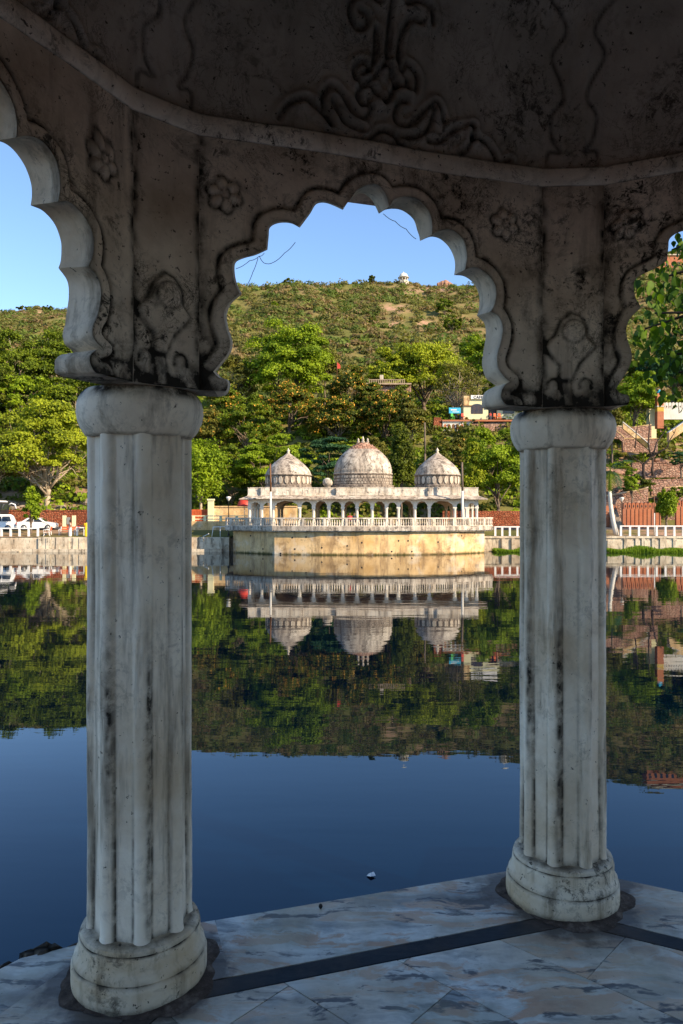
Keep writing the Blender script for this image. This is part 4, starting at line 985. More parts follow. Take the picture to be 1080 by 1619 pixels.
person((WX(560, 74), 73.7, .22), R(-15), 'dark-haired person in black top seated on the right of the other one in the pavilion', M['cloth_d'], M['cloth_d'], 'sit')
person((WX(114.3, 78), 77.4, -1.02), R(-60), 'person in peach top and long white wrap standing by the red bench', M['peach'], M['cloth_w'])
person((WX(139.5, 77.6), 77.1, -1.02), R(200), 'person in bright yellow clothes at the bank edge, half hidden by the left column', M['yellow'], M['yellow'])
person((WX(775.5, 129), 129, 17.45), R(20), 'person in pink and dark clothes standing at the cafe doorway', M['cloth_r'], M['cloth_d'])

# ------------------------------------------------------------------ left bank
def one(name, mb, mats, label, cat, group=None, bevel=0, kind=None):
    o = mb.build(name, mats, None, bevel); return tag(o, label, cat, group, kind)
m = MB()
m.box2((-70, 76.2, -4), (WX(0, 76) - 1, 77.4, -1.05))
m.box2((WX(0, 76) - 1, 76.3, -4), (WX(60, 76), 77.4, -1.25)); m.box2((WX(0, 76) - 1, 76.5, -1.25), (WX(60, 76), 77.4, -1.08)); m.box2((WX(60, 76), 76.1, -4), (WX(362, 76), 77.5, -1.02))
for px in (76, 92, 99, 106, 118, 128, 150, 175, 205, 240, 270, 300, 318, 336, 350): m.box2((WX(px, 76) - .22, 76.02, -4), (WX(px, 76) + .22, 76.1, -1.1))
m.box2((-70, 75.5, -4), (WX(352, 76), 76.02, -2.22)); m.box2((-70, 75.1, -4), (WX(36, 76), 75.5, -2.38))
lb = one('retaining_wall', m, M['bank'], 'stained white retaining wall with a stepped footing along the left bank', 'wall')
# gap filler between road edge and bank walls
m = MB(); m.box2((-80, 77.0, -4), (80, 78.8, -1.06)); tag(m.build('pavement', M['greyrock']), kind='structure')
def railing(xpxs, D, zb, zt, label, grp=None, postw=.2):
    t = thing('railing', (WX(xpxs[0], D), D, zb), label, 'railing'); o = t.location
    for p in xpxs:
        m = MB(); m.box((0, 0, (zt - zb) / 2), (postw, .16, zt - zb)); q = m.build('post', M['white'], t); q.location = (WX(p, D) - o.x, 0, 0)
    m = MB(); m.box2((-.1, -.09, zt - zb), (WX(xpxs[-1], D) - o.x + .1, .09, zt - zb + .12)); m.build('top_rail', M['white'], t); return t
railing([-24, -10, 2.5, 17, 31, 45.5, 60], 77.2, -1.1, -.18, 'white concrete post-and-rail barrier at far left beside the white cars')
railing([122, 134, 147], 78, -1.04, -.12, 'short white barrier behind the person in yellow by the left column')
railing([783, 794, 806, 818, 830, 842], 77, -1.04, -.02, 'white post railing just right of the domed pavilion terrace')
railing([981.5, 996, 1010, 1024, 1038, 1052, 1066, 1080, 1094], 77, -.92, .06, 'white post-and-rail barrier on the right bank above the grass')
# steps rail by the bastion
t = thing('handrail', (WX(335, 77), 77, -1.02), 'white pipe handrail beside the left end of the bastion', 'handrail')
m = MB(); m.tube([(0, 0, 0), (.15, 0, 1.05)], .045, 6); m.build('post', M['white'], t)
m = MB(); m.tube([(.88, 0, 0), (.88, 0, 1.05)], .045, 6); m.build('post', M['white'], t)
m = MB(); m.tube([(.15, 0, 1.05), (1.6, 0, 1.08)], .045, 6); m.tube([(-1.0, 0, -.0), (-.3, 0, .35)], .04, 6); m.build('rail', M['white'], t)
def bench(loc, rz, label):
    t = thing('bench', loc, label, 'bench', 'red and white benches on the left bank', rz)
    m = MB()
    for k in range(3): m.box((0, .02 + .14 * k, .44), (1.5, .11, .04))
    m.build('seat', M['orange'], t)
    m = MB(); m.box((0, .46, .66), (1.5, .05, .13)); m.box((0, .50, .84), (1.5, .05, .15)); m.build('backrest', M['orange'], t)
    for x in (-.72, .72):
        m = MB(); m.tube([(x, -.12, 0), (x, -.02, .24), (x, -.08, .42), (x, .38, .44), (x, .50, .92)], .038, 6); m.tube([(x, .52, 0), (x, .40, .2), (x, .40, .44)], .036, 6); m.tube([(x, -.08, .42), (x, -.1, .64), (x, .15, .68), (x, .45, .62)], .032, 6); m.build('leg', M['white'], t)
    return t
b = bench((WX(72, 78), 78, -1.03), R(-75), 'red-slatted white bench seen end-on beside the left barrier'); b.scale = (1.15,) * 3
b = bench((WX(105.5, 78.3), 78.4, -1.02), R(0), 'red-slatted white bench facing the lake by the person in peach'); b.scale = (1.15,) * 3
# red wall behind the road
m = MB(); m.box2((-80, 92, -.6), (WX(332, 92), 92.5, 1.75)); m.box2((-80, 91.93, 1.75), (WX(332, 92), 92.57, 1.86))
one('boundary_wall', m, M['redstone'], 'dark red stone wall along the road behind the parked cars', 'wall')
m = MB(); m.box2((WX(700, 92), 92, -.6), (WX(960, 92), 92.5, 1.75)); one('boundary_wall', m, M['redstone'], 'dark red stone wall showing through the right arches of the domed pavilion', 'wall')
# entrance pillars left bank
t = thing('notice_stand', (WX(109.5, 84), 84, -.6), 'cream pillars holding a notice board behind the red bench', 'notice board')
for px in (102, 117):
    m = MB(); m.box((WX(px, 84) - WX(109.5, 84), 0, .9), (.34, .34, 1.8)); m.build('pillar', M['cream'], t)
m = MB(); m.box((-.1, 0, 1.2), (.42, .06, .8)); m.build('board', M['metal'], t)
def car(loc, rz, label, L=4.2, Wd=1.7, suv=False):
    t = thing('parked_car', loc, label, 'car', 'white cars parked by the lake road', rz)
    H = 1.85 if suv else 1.46
    if suv: pr = [(-L/2, .45), (-L/2, 1.0), (-L/2+.25, 1.65), (-L/2+.55, H), (L/2-1.6, H), (L/2-1.05, 1.15), (L/2-.15, 1.0), (L/2, .75), (L/2, .35), (-L/2+.1, .3)]
    else: pr = [(-L/2, .5), (-L/2+.05, .95), (-L/2+.55, 1.02), (-L/2+1.15, 1.42), (-L/2+1.7, H), (L/2-1.75, H-.02), (L/2-1.1, 1.0), (L/2-.2, .85), (L/2, .6), (L/2-.05, .3), (-L/2+.1, .28)]
    m = MB(); low = [p for p in pr]
    # body in five lengthwise slices so the cabin leans inward
    vs = []; n = len(pr); ww = [(-1, .90), (-.92, 1), (.92, 1), (1, .90)]
    for s_, k in ww:
        for x, z in pr:
            inn = max(0, (z - .95)) * .28; y = s_ * (Wd / 2 - inn); vs.append((x * (1 if abs(s_) < 1 else .985), y, z if abs(s_) < 1 else .3 + (z - .3) * .97))
    fs = [(i * n + k, i * n + (k + 1) % n, (i + 1) * n + (k + 1) % n, (i + 1) * n + k) for i in range(3) for k in range(n)] + [list(range(n))[::-1], list(range(3 * n, 4 * n))]
    m.add(vs, fs, 0, False); m.build('body', M['car'], t, .05)
    def yv(z, s_): return s_ * (Wd / 2 - max(0, z - .95) * .28 + .006)
    for s_ in (-1, 1):
        if suv: wins = [[(-L/2+.45, 1.08), (-L/2+.62, 1.62), (-L/2+1.4, 1.62), (-L/2+1.4, 1.08)], [(-L/2+1.48, 1.08), (-L/2+1.48, 1.62), (L/2-1.7, 1.62), (L/2-1.35, 1.08)]]
        else: wins = [[(-L/2+.95, 1.02), (-L/2+1.35, 1.34), (-.28, 1.36), (-.28, 1.0)], [(-.2, 1.0), (-.2, 1.36), (L/2-1.85, 1.35), (L/2-1.35, 1.0)]]
        for wn in wins:
            m = MB(); m.add([(x, yv(z, s_), z) for x, z in wn] + [(x, yv(z, s_) - s_ * .03, z) for x, z in wn], [(0, 1, 2, 3), (4, 5, 6, 7), (0, 1, 5, 4), (1, 2, 6, 5), (2, 3, 7, 6), (3, 0, 4, 7)]); m.build('window', M['glass'], t)
    a, b = ((-L/2+.27, 1.12), (-L/2+.50, 1.72)) if suv else ((-L/2+.62, 1.06), (-L/2+1.12, 1.40))
    def scr(a, b, off, nm):
        y = Wd / 2 - .22; m = MB(); q = [(a[0] + off, -y, a[1]), (a[0] + off, y, a[1]), (b[0] + off, y - .1, b[1]), (b[0] + off, -y + .1, b[1])]; m.add(q + [(p[0], p[1], p[2] - .02) for p in q], [(0, 1, 2, 3), (4, 5, 6, 7), (0, 1, 5, 4), (1, 2, 6, 5), (2, 3, 7, 6), (3, 0, 4, 7)]); m.build(nm, M['glass'], t)
    scr(a, b, -.03, 'rear_window'); scr((L/2-1.1, 1.1) if suv else (L/2-1.13, 1.06), (L/2-1.52, H-.12) if suv else (L/2-1.66, 1.38), .05, 'windscreen')
    for x in (-L/2+.8, L/2-.82):
        for s_ in (-1, 1):
            m = MB(); m.lathe([(.2, -.10), (.32, -.10), (.33, -.04), (.33, .06), (.30, .10), (.2, .10)], (0, 0, 0), 20, capb=True); wh = m.build('wheel', M['black'], t); wh.location = (x, s_ * (Wd / 2 - .06), .33); wh.rotation_euler = (R(90), 0, 0)
            m = MB(); m.lathe([(.21, -.112), (.21, .112), (.05, .125)], (0, 0, 0), 14, capb=True); m.build('rim', M['metal'], wh)
    for s_ in (-1, 1):
        m = MB(); m.box((-L/2+.03, s_ * (Wd/2-.2), .80), (.10, .30, .22)); m.build('tail_light', M['lamp_red'], t)
        m = MB(); m.box((L/2-.09, s_ * (Wd/2-.25), .72), (.14, .34, .14)); m.build('headlight', M['lampglass'], t)
    m = MB(); m.box((-L/2-.02, 0, .62), (.03, .5, .12)); m.build('number_plate', M['yellow'], t)
    m = MB(); m.box((-L/2-.0, 0, .42), (.14, Wd-.1, .16)); m.build('bumper', M['car'], t, .03)
    return t
car((WX(58, 84), 84.3, -.50), R(8), 'white saloon car parked side-on behind the slim drooping tree')
car((WX(-17, 82), 83.6, -.52), R(200), 'tall white van with dark windscreen cut by the left edge of the picture', suv=True)
# bus behind
t = thing('coach', (WX(-22, 88), 88.5, -.3), 'white-roofed coach with big curved mirror arms at the far left edge', 'bus')
m = MB(); m.box((0, 0, 1.75), (4.0, 2.5, 2.7), 0, 0, .96); m.build('body', M['iron'], t, .15); m = MB(); m.box((0, 0, 3.18), (3.9, 2.4, .2), 0, 0, .9); m.build('roof', M['white'], t, .08)
m = MB(); m.box((2.0, 0, 2.3), (.06, 2.1, 1.1)); m.build('windscreen', M['glass'], t)
for s_ in (-1, 1):
    m = MB(); m.tube([(1.9, s_ * 1.1, 2.75), (2.3, s_ * 1.15, 2.95), (2.7, s_ * 1.2, 2.8), (2.85, s_ * 1.2, 2.3)] if s_ > 0 else [(1.2, -1.3, 2.6), (1.5, -1.5, 2.7), (1.75, -1.55, 2.5), (1.8, -1.5, 1.9)], .09, 8); m.build('mirror_arm', M['white'], t)
    for x in (-1.3, 1.2):
        m = MB(); m.lathe([(.2, -.12), (.45, -.12), (.45, .12), (.2, .12)], (0, 0, 0), 18, capb=True); wh = m.build('wheel', M['black'], t); wh.location = (x, s_ * 1.15, .45); wh.rotation_euler = (R(90), 0, 0)
def moto(loc, rz, label):
    t = thing('motorcycle', loc, label, 'motorcycle', 'motorcycles parked behind the left column', rz)
    for x in (-.62, .62):
        m = MB(); P = [(x + .29 * math.cos(a), 0, .31 + .29 * math.sin(a)) for a in np.linspace(0, 2 * math.pi, 19)]; m.tube(P, .045, 6, cap=False); w_h = m.build('wheel', M['black'], t)
        m = MB(); m.tube([(x, -.05, .31), (x, .05, .31)], .06, 8); m.build('hub', M['metal'], w_h)
    m = MB(); m.tube([(-.62, 0, .31), (-.1, 0, .35), (.15, 0, .5), (.42, 0, .85)], [.04, .09, .10, .04], 8); m.tube([(.62, .06, .31), (.42, .06, .88)], .03, 6); m.build('frame', M['iron'], t)
    m = MB(); m.lathe([(.02, -.22), (.13, -.1), (.14, .1), (.05, .22)], (0, 0, 0), 12); tk = m.build('tank', M['red'], t); tk.location = (.12, 0, .72); tk.rotation_euler = (0, R(90), 0)
    m = MB(); m.box((-.4, 0, .74), (.62, .24, .10)); m.build('seat', M['black'], t, .03)
    m = MB(); m.tube([(.38, -.33, .98), (.44, 0, .92), (.38, .33, .98)], .018, 6); m.build('handlebar', M['metal'], t)
    m = MB(); m.lathe([(.09, 0), (.08, .1), (.02, .14)], (0, 0, 0), 10, capb=True); hl = m.build('headlight', M['lampglass'], t); hl.location = (.48, 0, .84); hl.rotation_euler = (0, R(90), 0)
moto((WX(124, 80), 80.4, -.82), R(200), 'motorcycle with its wheel showing between the red bench and the left column')
moto((WX(132, 82), 82.2, -.68), R(30), 'motorcycle standing half behind the left column next to the yellow figure')

# middle-left: gate, walls, lamp, umbrella
t = thing('gate', (WX(317, 90), 90, -.1), 'orange-red latticed gate under the drooping tree left of the domed pavilion', 'gate')
m = MB()
for k in range(12): m.box((-1.0 + k * .19, 0, 1.0), (.10, .06, 1.75))
for z in (.2, .75, 1.3, 1.85): m.box((0, .03, z + .1), (2.2, .05, .12))
m.build('panel', M['orange'], t)
m = MB(); m.box2((-1.4, .12, -.4), (1.1, .22, 2.0)); m.build('backing', M['orange'], t)
m = MB(); m.box2((WX(329, 89.6), 89.4, -.5), (WX(337.5, 89.6), 90.1, 3.0)); m.box2((WX(328, 89.6), 89.3, 3.0), (WX(338.5, 89.6), 90.2, 3.2)); one('gate_pillar', m, M['cream'], 'tall cream gate pillar right of the orange-red gate', 'pillar')
m = MB(); m.box2((WX(338, 90), 90, -.4), (WX(470, 90), 90.3, 2.2)); m.box2((WX(338, 90), 89.9, 2.2), (WX(470, 90), 90.4, 2.35)); one('garden_wall', m, M['tan'], 'weathered cream wall behind the street lamp, left of the domed pavilion', 'wall')
m = MB(); m.box2((WX(290, 84), 84, -.9), (WX(400, 84), 84.5, .55))
one('parapet_wall', m, M['tan'], 'ochre parapet wall beside the road left of the domed pavilion', 'wall')
t = thing('balustrade', (WX(345, 84.2), 84.25, .55), 'cream railing on top of the ochre parapet wall left of the domed pavilion', 'railing')
for px in (306, 324, 349, 374, 396):
    m = MB(); m.box((WX(px, 84.2) - t.location.x, 0, .32), (.28, .28, .64)); m.build('post', M['cream'], t)
m = MB()
for z in (.18, .55): m.box2((WX(290, 84.2) - t.location.x, -.06, z), (WX(400, 84.2) - t.location.x, .06, z + .1))
m.build('rail', M['cream'], t)
def lamp(loc, h, label, par_r=.16):
    t = thing('street_lamp', loc, label, 'street lamp')
    m = MB(); m.lathe([(.12, 0), (.12, .25), (.05, .35), (.04, h - .5), (.07, h - .45), (.03, h - .35)], (0, 0, 0), 10); m.build('post', M['iron'], t)
    m = MB(); m.lathe([(.05, h - .38), (par_r, h - .05), (par_r * 1.05, h), (par_r * .5, h + .06), (.02, h + .08)], (0, 0, 0), 12); m.build('lamp_head', M['lampglass'], t)
    return t
lamp((WX(361.5, 77.5), 77.5, -1.0), 4.15, 'street lamp with flared white head standing left of the domed pavilion', .26)
lamp((WX(986, 78), 78.5, -1.0), 4.1, 'street lamp with round white head beside the palm on the right bank', .24)
t = thing('parasol', (WX(384, 84), 85.6, -.3), 'red parasol peeping out at the left edge of the domed pavilion eave', 'parasol')
m = MB(); m.tube([(0, 0, 0), (0, 0, 3.6)], .035, 6); m.build('pole', M['metal'], t)
m = MB(); m.lathe([(.85, 2.55), (.86, 2.62), (.7, 3.1), (.4, 3.45), (.02, 3.6)], (0, 0, 0), 16, fn=lambda r, z, th: r * (1 + .04 * math.cos(8 * th))); m.build('canopy', M['red'], t)
def pole(px, py0, py1, D, zb, label, br=False, r=.10, pale=True):
    t = thing('utility_pole', (WX(px, D), D, zb), label, 'pole'); zt = WZ(py0, D) - zb
    m = MB(); m.tube([(0, 0, 0), (.02, 0, zt * .55)], [r * 1.1, r], 10); m.tube([(.02, 0, zt * .55), (-.03, 0, zt)], [r * .95, r * .8], 10, 1); m.build('shaft', [M['fw_pale' if pale else 'bark'], M['brown' if not br else 'bark']], t)
    if br:
        m = MB(); m.tube([(0, 0, zt - .9), (.32, -.1, zt - .5)], .025, 6); m.tube([(0, 0, zt - 1.4), (.35, -.1, zt - 1.1)], .025, 6); m.build('bracket', M['iron'], t)
pole(427.8, 733, 0, 72.6, .22, 'slim brown-topped pole in front of the left dome')
pole(731, 731, 0, 72.9, .22, 'pole with side brackets in front of the right arcade end', True, .12)
pole(1034.5, 781, 0, 78.5, -1.0, 'thin white pole behind the right bank railing', False, .055)
pole(672, 668, 0, 104, 4.5, 'tall wooden pole rising from bushes left of the cafe terrace', True, .13, False)

# ------------------------------------------------------------------ right bank
m = MB(); m.box2((14.6, 76.3, -4), (70, 77.5, -1.0)); m.box2((WX(962, 76), 76.2, -4), (70, 76.3, -1.35)); m.box2((14.6, 76.18, -1.12), (70, 77.3, -.92))
for px in (796, 812, 990, 1008, 1018, 1034, 1047, 1052, 1068): m.box2((WX(px, 76) - .16, 76.1, -4), (WX(px, 76) + .16, 76.2, -1.15))
one('retaining_wall', m, M['bank'], 'pale stained retaining wall above the grass strip on the right bank', 'wall')
def merlon_wall(xa, xb, D, zb, zt, n, mat, label, mh=.75, hole=True):
    t = thing('crenellated_wall', ((xa + xb) / 2, D, zb), label, 'wall')
    m = MB(); m.box2((xa - t.location.x, 0, 0), (xb - t.location.x, .5, zt - mh - zb)); m.build('wall', M[mat], t); wd = (xb - xa) / n
    for i in range(n):
        m = MB(); r = wd * .40; y0 = 0; o = (xa - t.location.x + wd * (i + .5), -.02, zt - mh - zb)
        poly = [(-r, 0.001), (r, 0.001), (r, mh - r * 1.1)] + [(r * math.cos(a), mh - r * 1.1 + r * 1.1 * math.sin(a)) for a in np.linspace(.2, math.pi - .2, 9)] + [(-r, mh - r * 1.1)]
        m.extr(poly, o, (1, 0, 0), (0, 0, 1), (0, 1, 0), .45); b = m.build('merlon', M[mat], t)
        m = MB(); m.extr([(-r * .36, .15), (r * .36, .15), (r * .36, .36), (0, .5), (-r * .36, .36)], (o[0], -.035, o[2]), (1, 0, 0), (0, 0, 1), (0, 1, 0), .03); m.build('loophole', M['black'], b)
    # pilaster ribs
    if mat == 'fw_pale': return t
    m = MB()
    for i in range(n + 1): m.box2((xa - t.location.x + wd * i - .07, -.06, 0), (xa - t.location.x + wd * i + .07, .0 - .002, zt - mh - zb - .05))
    m.build('rib', M[mat], t); return t
merlon_wall(WX(985.5, 90), WX(1044, 90), 90, -.5, WZ(794.5, 90), 9, 'redwash', 'red crenellated wall with arched merlons right of the palm')
merlon_wall(WX(1070, 90), WX(1100, 90), 90, -.5, WZ(791, 90), 4, 'redwash', 'red crenellated wall piece right of the drooping tree, cut by the picture edge')
t = thing('panelled_wall', (WX(965, 91), 91, -.5), 'red panelled wall with pale bands behind the palm trunk', 'wall')
m = MB(); m.box2((-2.0, 0, 0), (.85, .4, 3.0)); m.build('wall', M['redwash'], t)
m = MB();
for z in (1.55, 2.1, 2.9): m.box2((-2.0, -.05, z), (.85, -.002, z + .08))
for x in (-1.5, -.8, -.1, .6): m.box2((x, -.04, 0), (x + .08, -.002, 2.9))
m.build('band', M['pinkstone'], t)
t = thing('staircase', (WX(978.5, 89), 89, -.5), 'narrow dark stone steps between the red walls by the palm', 'steps')
m = MB()
for i in range(9): m.box2((-.5 + i * .02, i * .28, 0), (.55, i * .28 + .28, .3 + i * .3))
m.build('steps', M['greyrock'], t)
def wallline(pts, D, th, zlow, mat, label, coping='tan', name='terrace_wall', band=None):
    """retaining wall with sloping top given in picture points"""
    t = thing(name, W(*pts[0], D), label, 'wall'); o = t.location; m = MB(); c = MB()
    for (a, b) in zip(pts[:-1], pts[1:]):
        A, B = W(*a, D) - o, W(*b, D) - o
        za, zb_ = (zlow - o.z, zlow - o.z) if band is None else (A.z - band, B.z - band)
        m.add([(A.x, 0, za), (B.x, 0, zb_), (B.x, 0, B.z), (A.x, 0, A.z), (A.x, th, za), (B.x, th, zb_), (B.x, th, B.z), (A.x, th, A.z)], [(0, 1, 2, 3), (4, 5, 6, 7), (3, 2, 6, 7), (0, 1, 5, 4), (0, 3, 7, 4), (1, 2, 6, 5)])
        c.add([(A.x, -.06, A.z), (B.x, -.06, B.z), (B.x, -.06, B.z + .14), (A.x, -.06, A.z + .14), (A.x, th + .06, A.z), (B.x, th + .06, B.z), (B.x, th + .06, B.z + .14), (A.x, th + .06, A.z + .14)], [(0, 1, 2, 3), (4, 5, 6, 7), (3, 2, 6, 7), (0, 1, 5, 4), (0, 3, 7, 4), (1, 2, 6, 5)])
    m.build('wall', M[mat], t); c.build('coping', M[coping], t); return t
wallline([(940, 787), (975, 782), (1018, 774), (1025, 771)], 94, .6, -.5, 'pinkstone', 'sloping pink stone ramp wall with pale coping above the red merlons')
wallline([(1050, 772), (1100, 768)], 95, .6, 0, 'pinkstone', 'short pink stone wall on the upper right behind the drooping tree')
wallline([(930, 759), (1006, 758)], 98, .6, 3, 'pinkstone', 'lower mottled pink rubble wall behind the palm fronds', 'pinkstone', 'terrace_wall', 2.2)
wallline([(1030, 760), (1110, 757)], 98.5, .6, 3, 'pinkstone', 'reddish rubble wall right of the bare dark tree', 'pinkstone', 'terrace_wall', 2.0)
wallline([(1000, 733), (1110, 731)], 103, .6, 6, 'pinkstone', 'middle terrace wall of pinkish stone blocks behind the bare dark tree', 'pinkstone', 'terrace_wall', 2.0)
wallline([(985, 694), (1040, 694)], 112, .6, 8, 'pinkstone', 'upper terrace wall of orange stone below the white crenellated wall', 'tan', 'terrace_wall', 2.0)
wallline([(950, 672), (1000, 676), (1030, 672)], 118, .6, 10, 'pinkstone', 'topmost orange stone terrace wall under the bright tree', 'tan', 'terrace_wall', 2.0)
wallline([(985, 668), (1000, 680), (1018, 695), (1027, 703)], 110, .35, 6, 'tan', 'long pale stair parapet descending to the right across the terraces', 'fw_pale', 'stair_parapet', .9)
wallline([(972, 679), (987, 692)], 109, .35, 6, 'pinkstone', 'short stair parapet descending left of the long pale one', 'tan', 'stair_parapet', .8)
wallline([(1058, 684), (1070, 676), (1100, 655)], 112, .8, 8, 'tan', 'bright stone ramp rising to the right under the white crenellated wall', 'fw_pale', 'ramp_wall', 1.3)
merlon_wall(WX(1046, 120), WX(1105, 120), 120, WZ(663, 120), WZ(636, 120), 11, 'fw_pale', 'long white crenellated wall high on the right hillside', 1.0)
M['ochre'] = plain('faded_yellow_paint', (.55, .36, .06), .8, .2); M['terracotta'] = plain('faded_orange_paint', (.46, .17, .07), .8, .2)
t = thing('banded_tower', (WX(1042.5, 119.3), 119.3, 11), 'slender orange and dull red banded gate tower with a yellow stripe on the right hillside', 'tower')
z0 = WZ(668, 119.3) - 11 - 1
for (ya, yb, mt) in ((668, 651, 'redwash'), (651, 644, 'ochre'), (642, 622.5, 'terracotta')):
    m = MB(); m.box2((-.52, -.5, WZ(ya, 119.3) - 11 - (1 if ya == 668 else 0)), (.52, .5, WZ(yb, 119.3) - 11)); m.build('band', M[mt], t)
m = MB(); m.box2((-.58, -.56, WZ(644, 119.3) - 11), (.58, .56, WZ(642, 119.3) - 11)); m.build('cornice', M['fw'], t)
m = MB(); m.lathe([(.5, 0), (.45, .25), (.2, .5), (.03, .7)], (0, 0, WZ(622.5, 119.3) - 11), 10); m.build('cap', M['cyan'], t)
m = MB(); m.box2((WX(1026, 121), 121, 12), (WX(1038, 121), 122, WZ(646, 121))); one('side_building', m, M['cream'], 'small cream and red wall piece left of the banded tower', 'building')

# cafe
cf = thing('cafe', (WX(775, 130), 130, 17.2), 'yellow hillside cafe with an arched window and a CAFE sign beside the right pier', 'cafe')
def CL(px, py, dy=0): p = W(px, py, 130); return (p.x - cf.location.x, dy, p.z - cf.location.z)
def cbox(nm, x0_, y0_, x1_, y1_, d0_, d1_, mat, par=cf): m = MB(); a = CL(x0_, y1_); b = CL(x1_, y0_); m.box2((a[0], d0_, a[2]), (b[0], d1_, b[2])); return m.build(nm, M[mat], par)
cbox('wall', 733, 641.5, 772, 663, 0, 4, 'cream'); cbox('upper_wall', 742, 631, 790, 641.4, .2, 4, 'cream'); cbox('chimney_block', 733, 626, 742, 641, -.1, 1.5, 'tan')
cbox('wall', 786, 645, 800, 661, 0, 4, 'cream'); cbox('wall', 800, 645, 840, 663, .02, 4, 'cream'); cbox('lintel', 732, 641, 746, 642.5, -.2, 0 - .005, 'brown')
cbox('doorway', 772.2, 645, 785.8, 662, .5, .8, 'iron'); cbox('roof', 770, 643.2, 842, 644.8, -.4, 4.3, 'fw')
m = MB(); a = CL(745, 654); b = CL(763.5, 643); w_ = b[0] - a[0]
m.extr([(0, 0), (w_, 0), (w_, b[2] - a[2])] + [(w_ / 2 + w_ / 2 * math.cos(t), b[2] - a[2] + .5 * math.sin(t)) for t in np.linspace(.2, math.pi - .2, 8)] + [(0, b[2] - a[2])], (a[0], -.06, a[2]), (1, 0, 0), (0, 0, 1), (0, 1, 0), .05)
wn = m.build('window', M['glass'], cf)
m = MB()
for i in range(9): m.box((a[0] + w_ * (i + .5) / 9, -.09, a[2] + .75), (.05, .04, 1.5))
m.build('bar', M['brown'], wn)
wn = cbox('window', 795, 648, 813, 654, -.06, -.01, 'glass'); m = MB(); a = CL(795, 654); b = CL(813, 648)
for i in range(10): m.box((a[0] + (b[0] - a[0]) * (i + .5) / 10, -.09, (a[2] + b[2]) / 2), (.05, .04, .66))
m.build('bar', M['brown'], wn)
sg = cbox('sign', 744.5, 625, 786, 631, -.14, -.0, 'white')
cu = bpy.data.curves.new('lettering', 'FONT'); cu.body = 'CAFE'; cu.size = .66; cu.extrude = .015; cu.offset = .012; cu.align_x = 'LEFT'; cu.space_character = 1.12
lt = bpy.data.objects.new('lettering', cu); col.objects.link(lt); lt.parent = sg; p = CL(748.5, 630.2); lt.location = (p[0], -.17, p[2]); lt.rotation_euler = (R(90), 0, 0); lt.data.materials.append(M['black']); 
dg = bpy.context.evaluated_depsgraph_get(); me_t = bpy.data.meshes.new_from_object(lt.evaluated_get(dg)); lm = bpy.data.objects.new('lettering', me_t); lm.matrix_local = lt.matrix_local; col.objects.link(lm); lm.parent = sg; lm.location = lt.location; lm.rotation_euler = lt.rotation_euler; bpy.data.objects.remove(lt)
# cafe terrace
t = thing('cafe_terrace', (WX(760, 127), 127, 14.5), 'red-edged terrace wall with white arches below the cafe', 'terrace'); o = t.location
def TB(nm, x0_, y0_, x1_, y1_, d0_, d1_, mat): m = MB(); a = W(x0_, y1_, 127) - o; b = W(x1_, y0_, 127) - o; m.box2((a.x, d0_, a.z), (b.x, d1_, b.z)); return m.build(nm, M[mat], t)
TB('wall', 700, 668, 745, 684, 0, 3, 'fw_pale'); TB('wall', 745, 668, 850, 690, .1, 3, 'pinkstone'); TB('ledge', 699, 664, 850, 666.5, -.3, 3, 'redwash'); TB('ledge', 699.5, 666.5, 748, 668, -.15, 3, 'white')
for i, (px, mt) in enumerate(((704, 'redwash'), (710, 'redstone'), (717, 'brown'), (723.5, 'redstone'), (730.5, 'redwash'), (738, 'redwash'))):
    m = MB(); a = W(px - 2.2, 678, 127) - o; w_ = 4.4 / FPX * 127; h = W(px, 673, 127).z - W(px, 678, 127).z
    m.extr([(0, 0), (w_, 0), (w_, h)] + [(w_ / 2 + w_ / 2 * math.cos(q), h + .28 * math.sin(q)) for q in np.linspace(.3, math.pi - .3, 6)] + [(0, h)], (a.x, -.03, a.z), (1, 0, 0), (0, 0, 1), (0, 1, 0), .03 - .002); m.build('arch_panel', M[mt], t)
t = thing('billboard', (WX(719, 128), 128, 17.3), 'blue and white advertising board on the terrace left of the cafe', 'billboard')
p0 = W(710, 653.5, 128) - t.location; p1 = W(728.5, 644.5, 128) - t.location
m = MB(); m.box2((p0.x, 0, p0.z), (p1.x, .08, p1.z)); m.build('board', M['cyan'], t)
m = MB(); m.box2((p0.x + .3, -.02, p0.z + .5), (p1.x - .7, -.002, p0.z + .7)); m.box2((p0.x + .6, -.02, p0.z + .2), (p1.x - .3, -.002, p0.z + .3)); m.build('stripe', M['white'], t)
for x in (p0.x + .2, p1.x - .2): m = MB(); m.box2((x - .05, .02, 0), (x + .05, .07, p0.z)); m.build('leg', M['iron'], t)
def chair(loc, mat, label, rz=0):
    t = thing('plastic_chair', loc, label, 'chair', 'coloured chairs on the cafe terrace', rz)
    m = MB(); m.box((0, 0, .45), (.5, .5, .05)); m.build('seat', mat, t, .01); m = MB(); m.box((0, .24, .75), (.5, .05, .6)); m.build('backrest', mat, t, .01)
    for x in (-.2, .2):
        for y in (-.2, .2): m = MB(); m.box((x, y, .22), (.05, .05, .44)); m.build('leg', mat, t)
M['green'] = plain('green_plastic', (.06, .35, .05), .5)
for px, mt, lb in ((716, 'green', 'green chair under the blue billboard'), (732.5, 'red', 'red chair at the foot of the cafe wall'), (783.5, 'orange', 'orange chair nearest the cafe doorway'), (790, 'orange', 'orange chair right of the one by the cafe doorway')):
    chair((WX(px, 127.6), 127.6, WZ(663, 127.6) + .02), M[mt], lb, R(px * 7 % 60))
m = MB(); m.box2((WX(686, 127), 127, 15.5), (WX(698, 127), 128, WZ(660, 127))); one('low_wall', m, M['redstone'], 'low dark red wall left of the cafe terrace under the bare tree', 'wall')
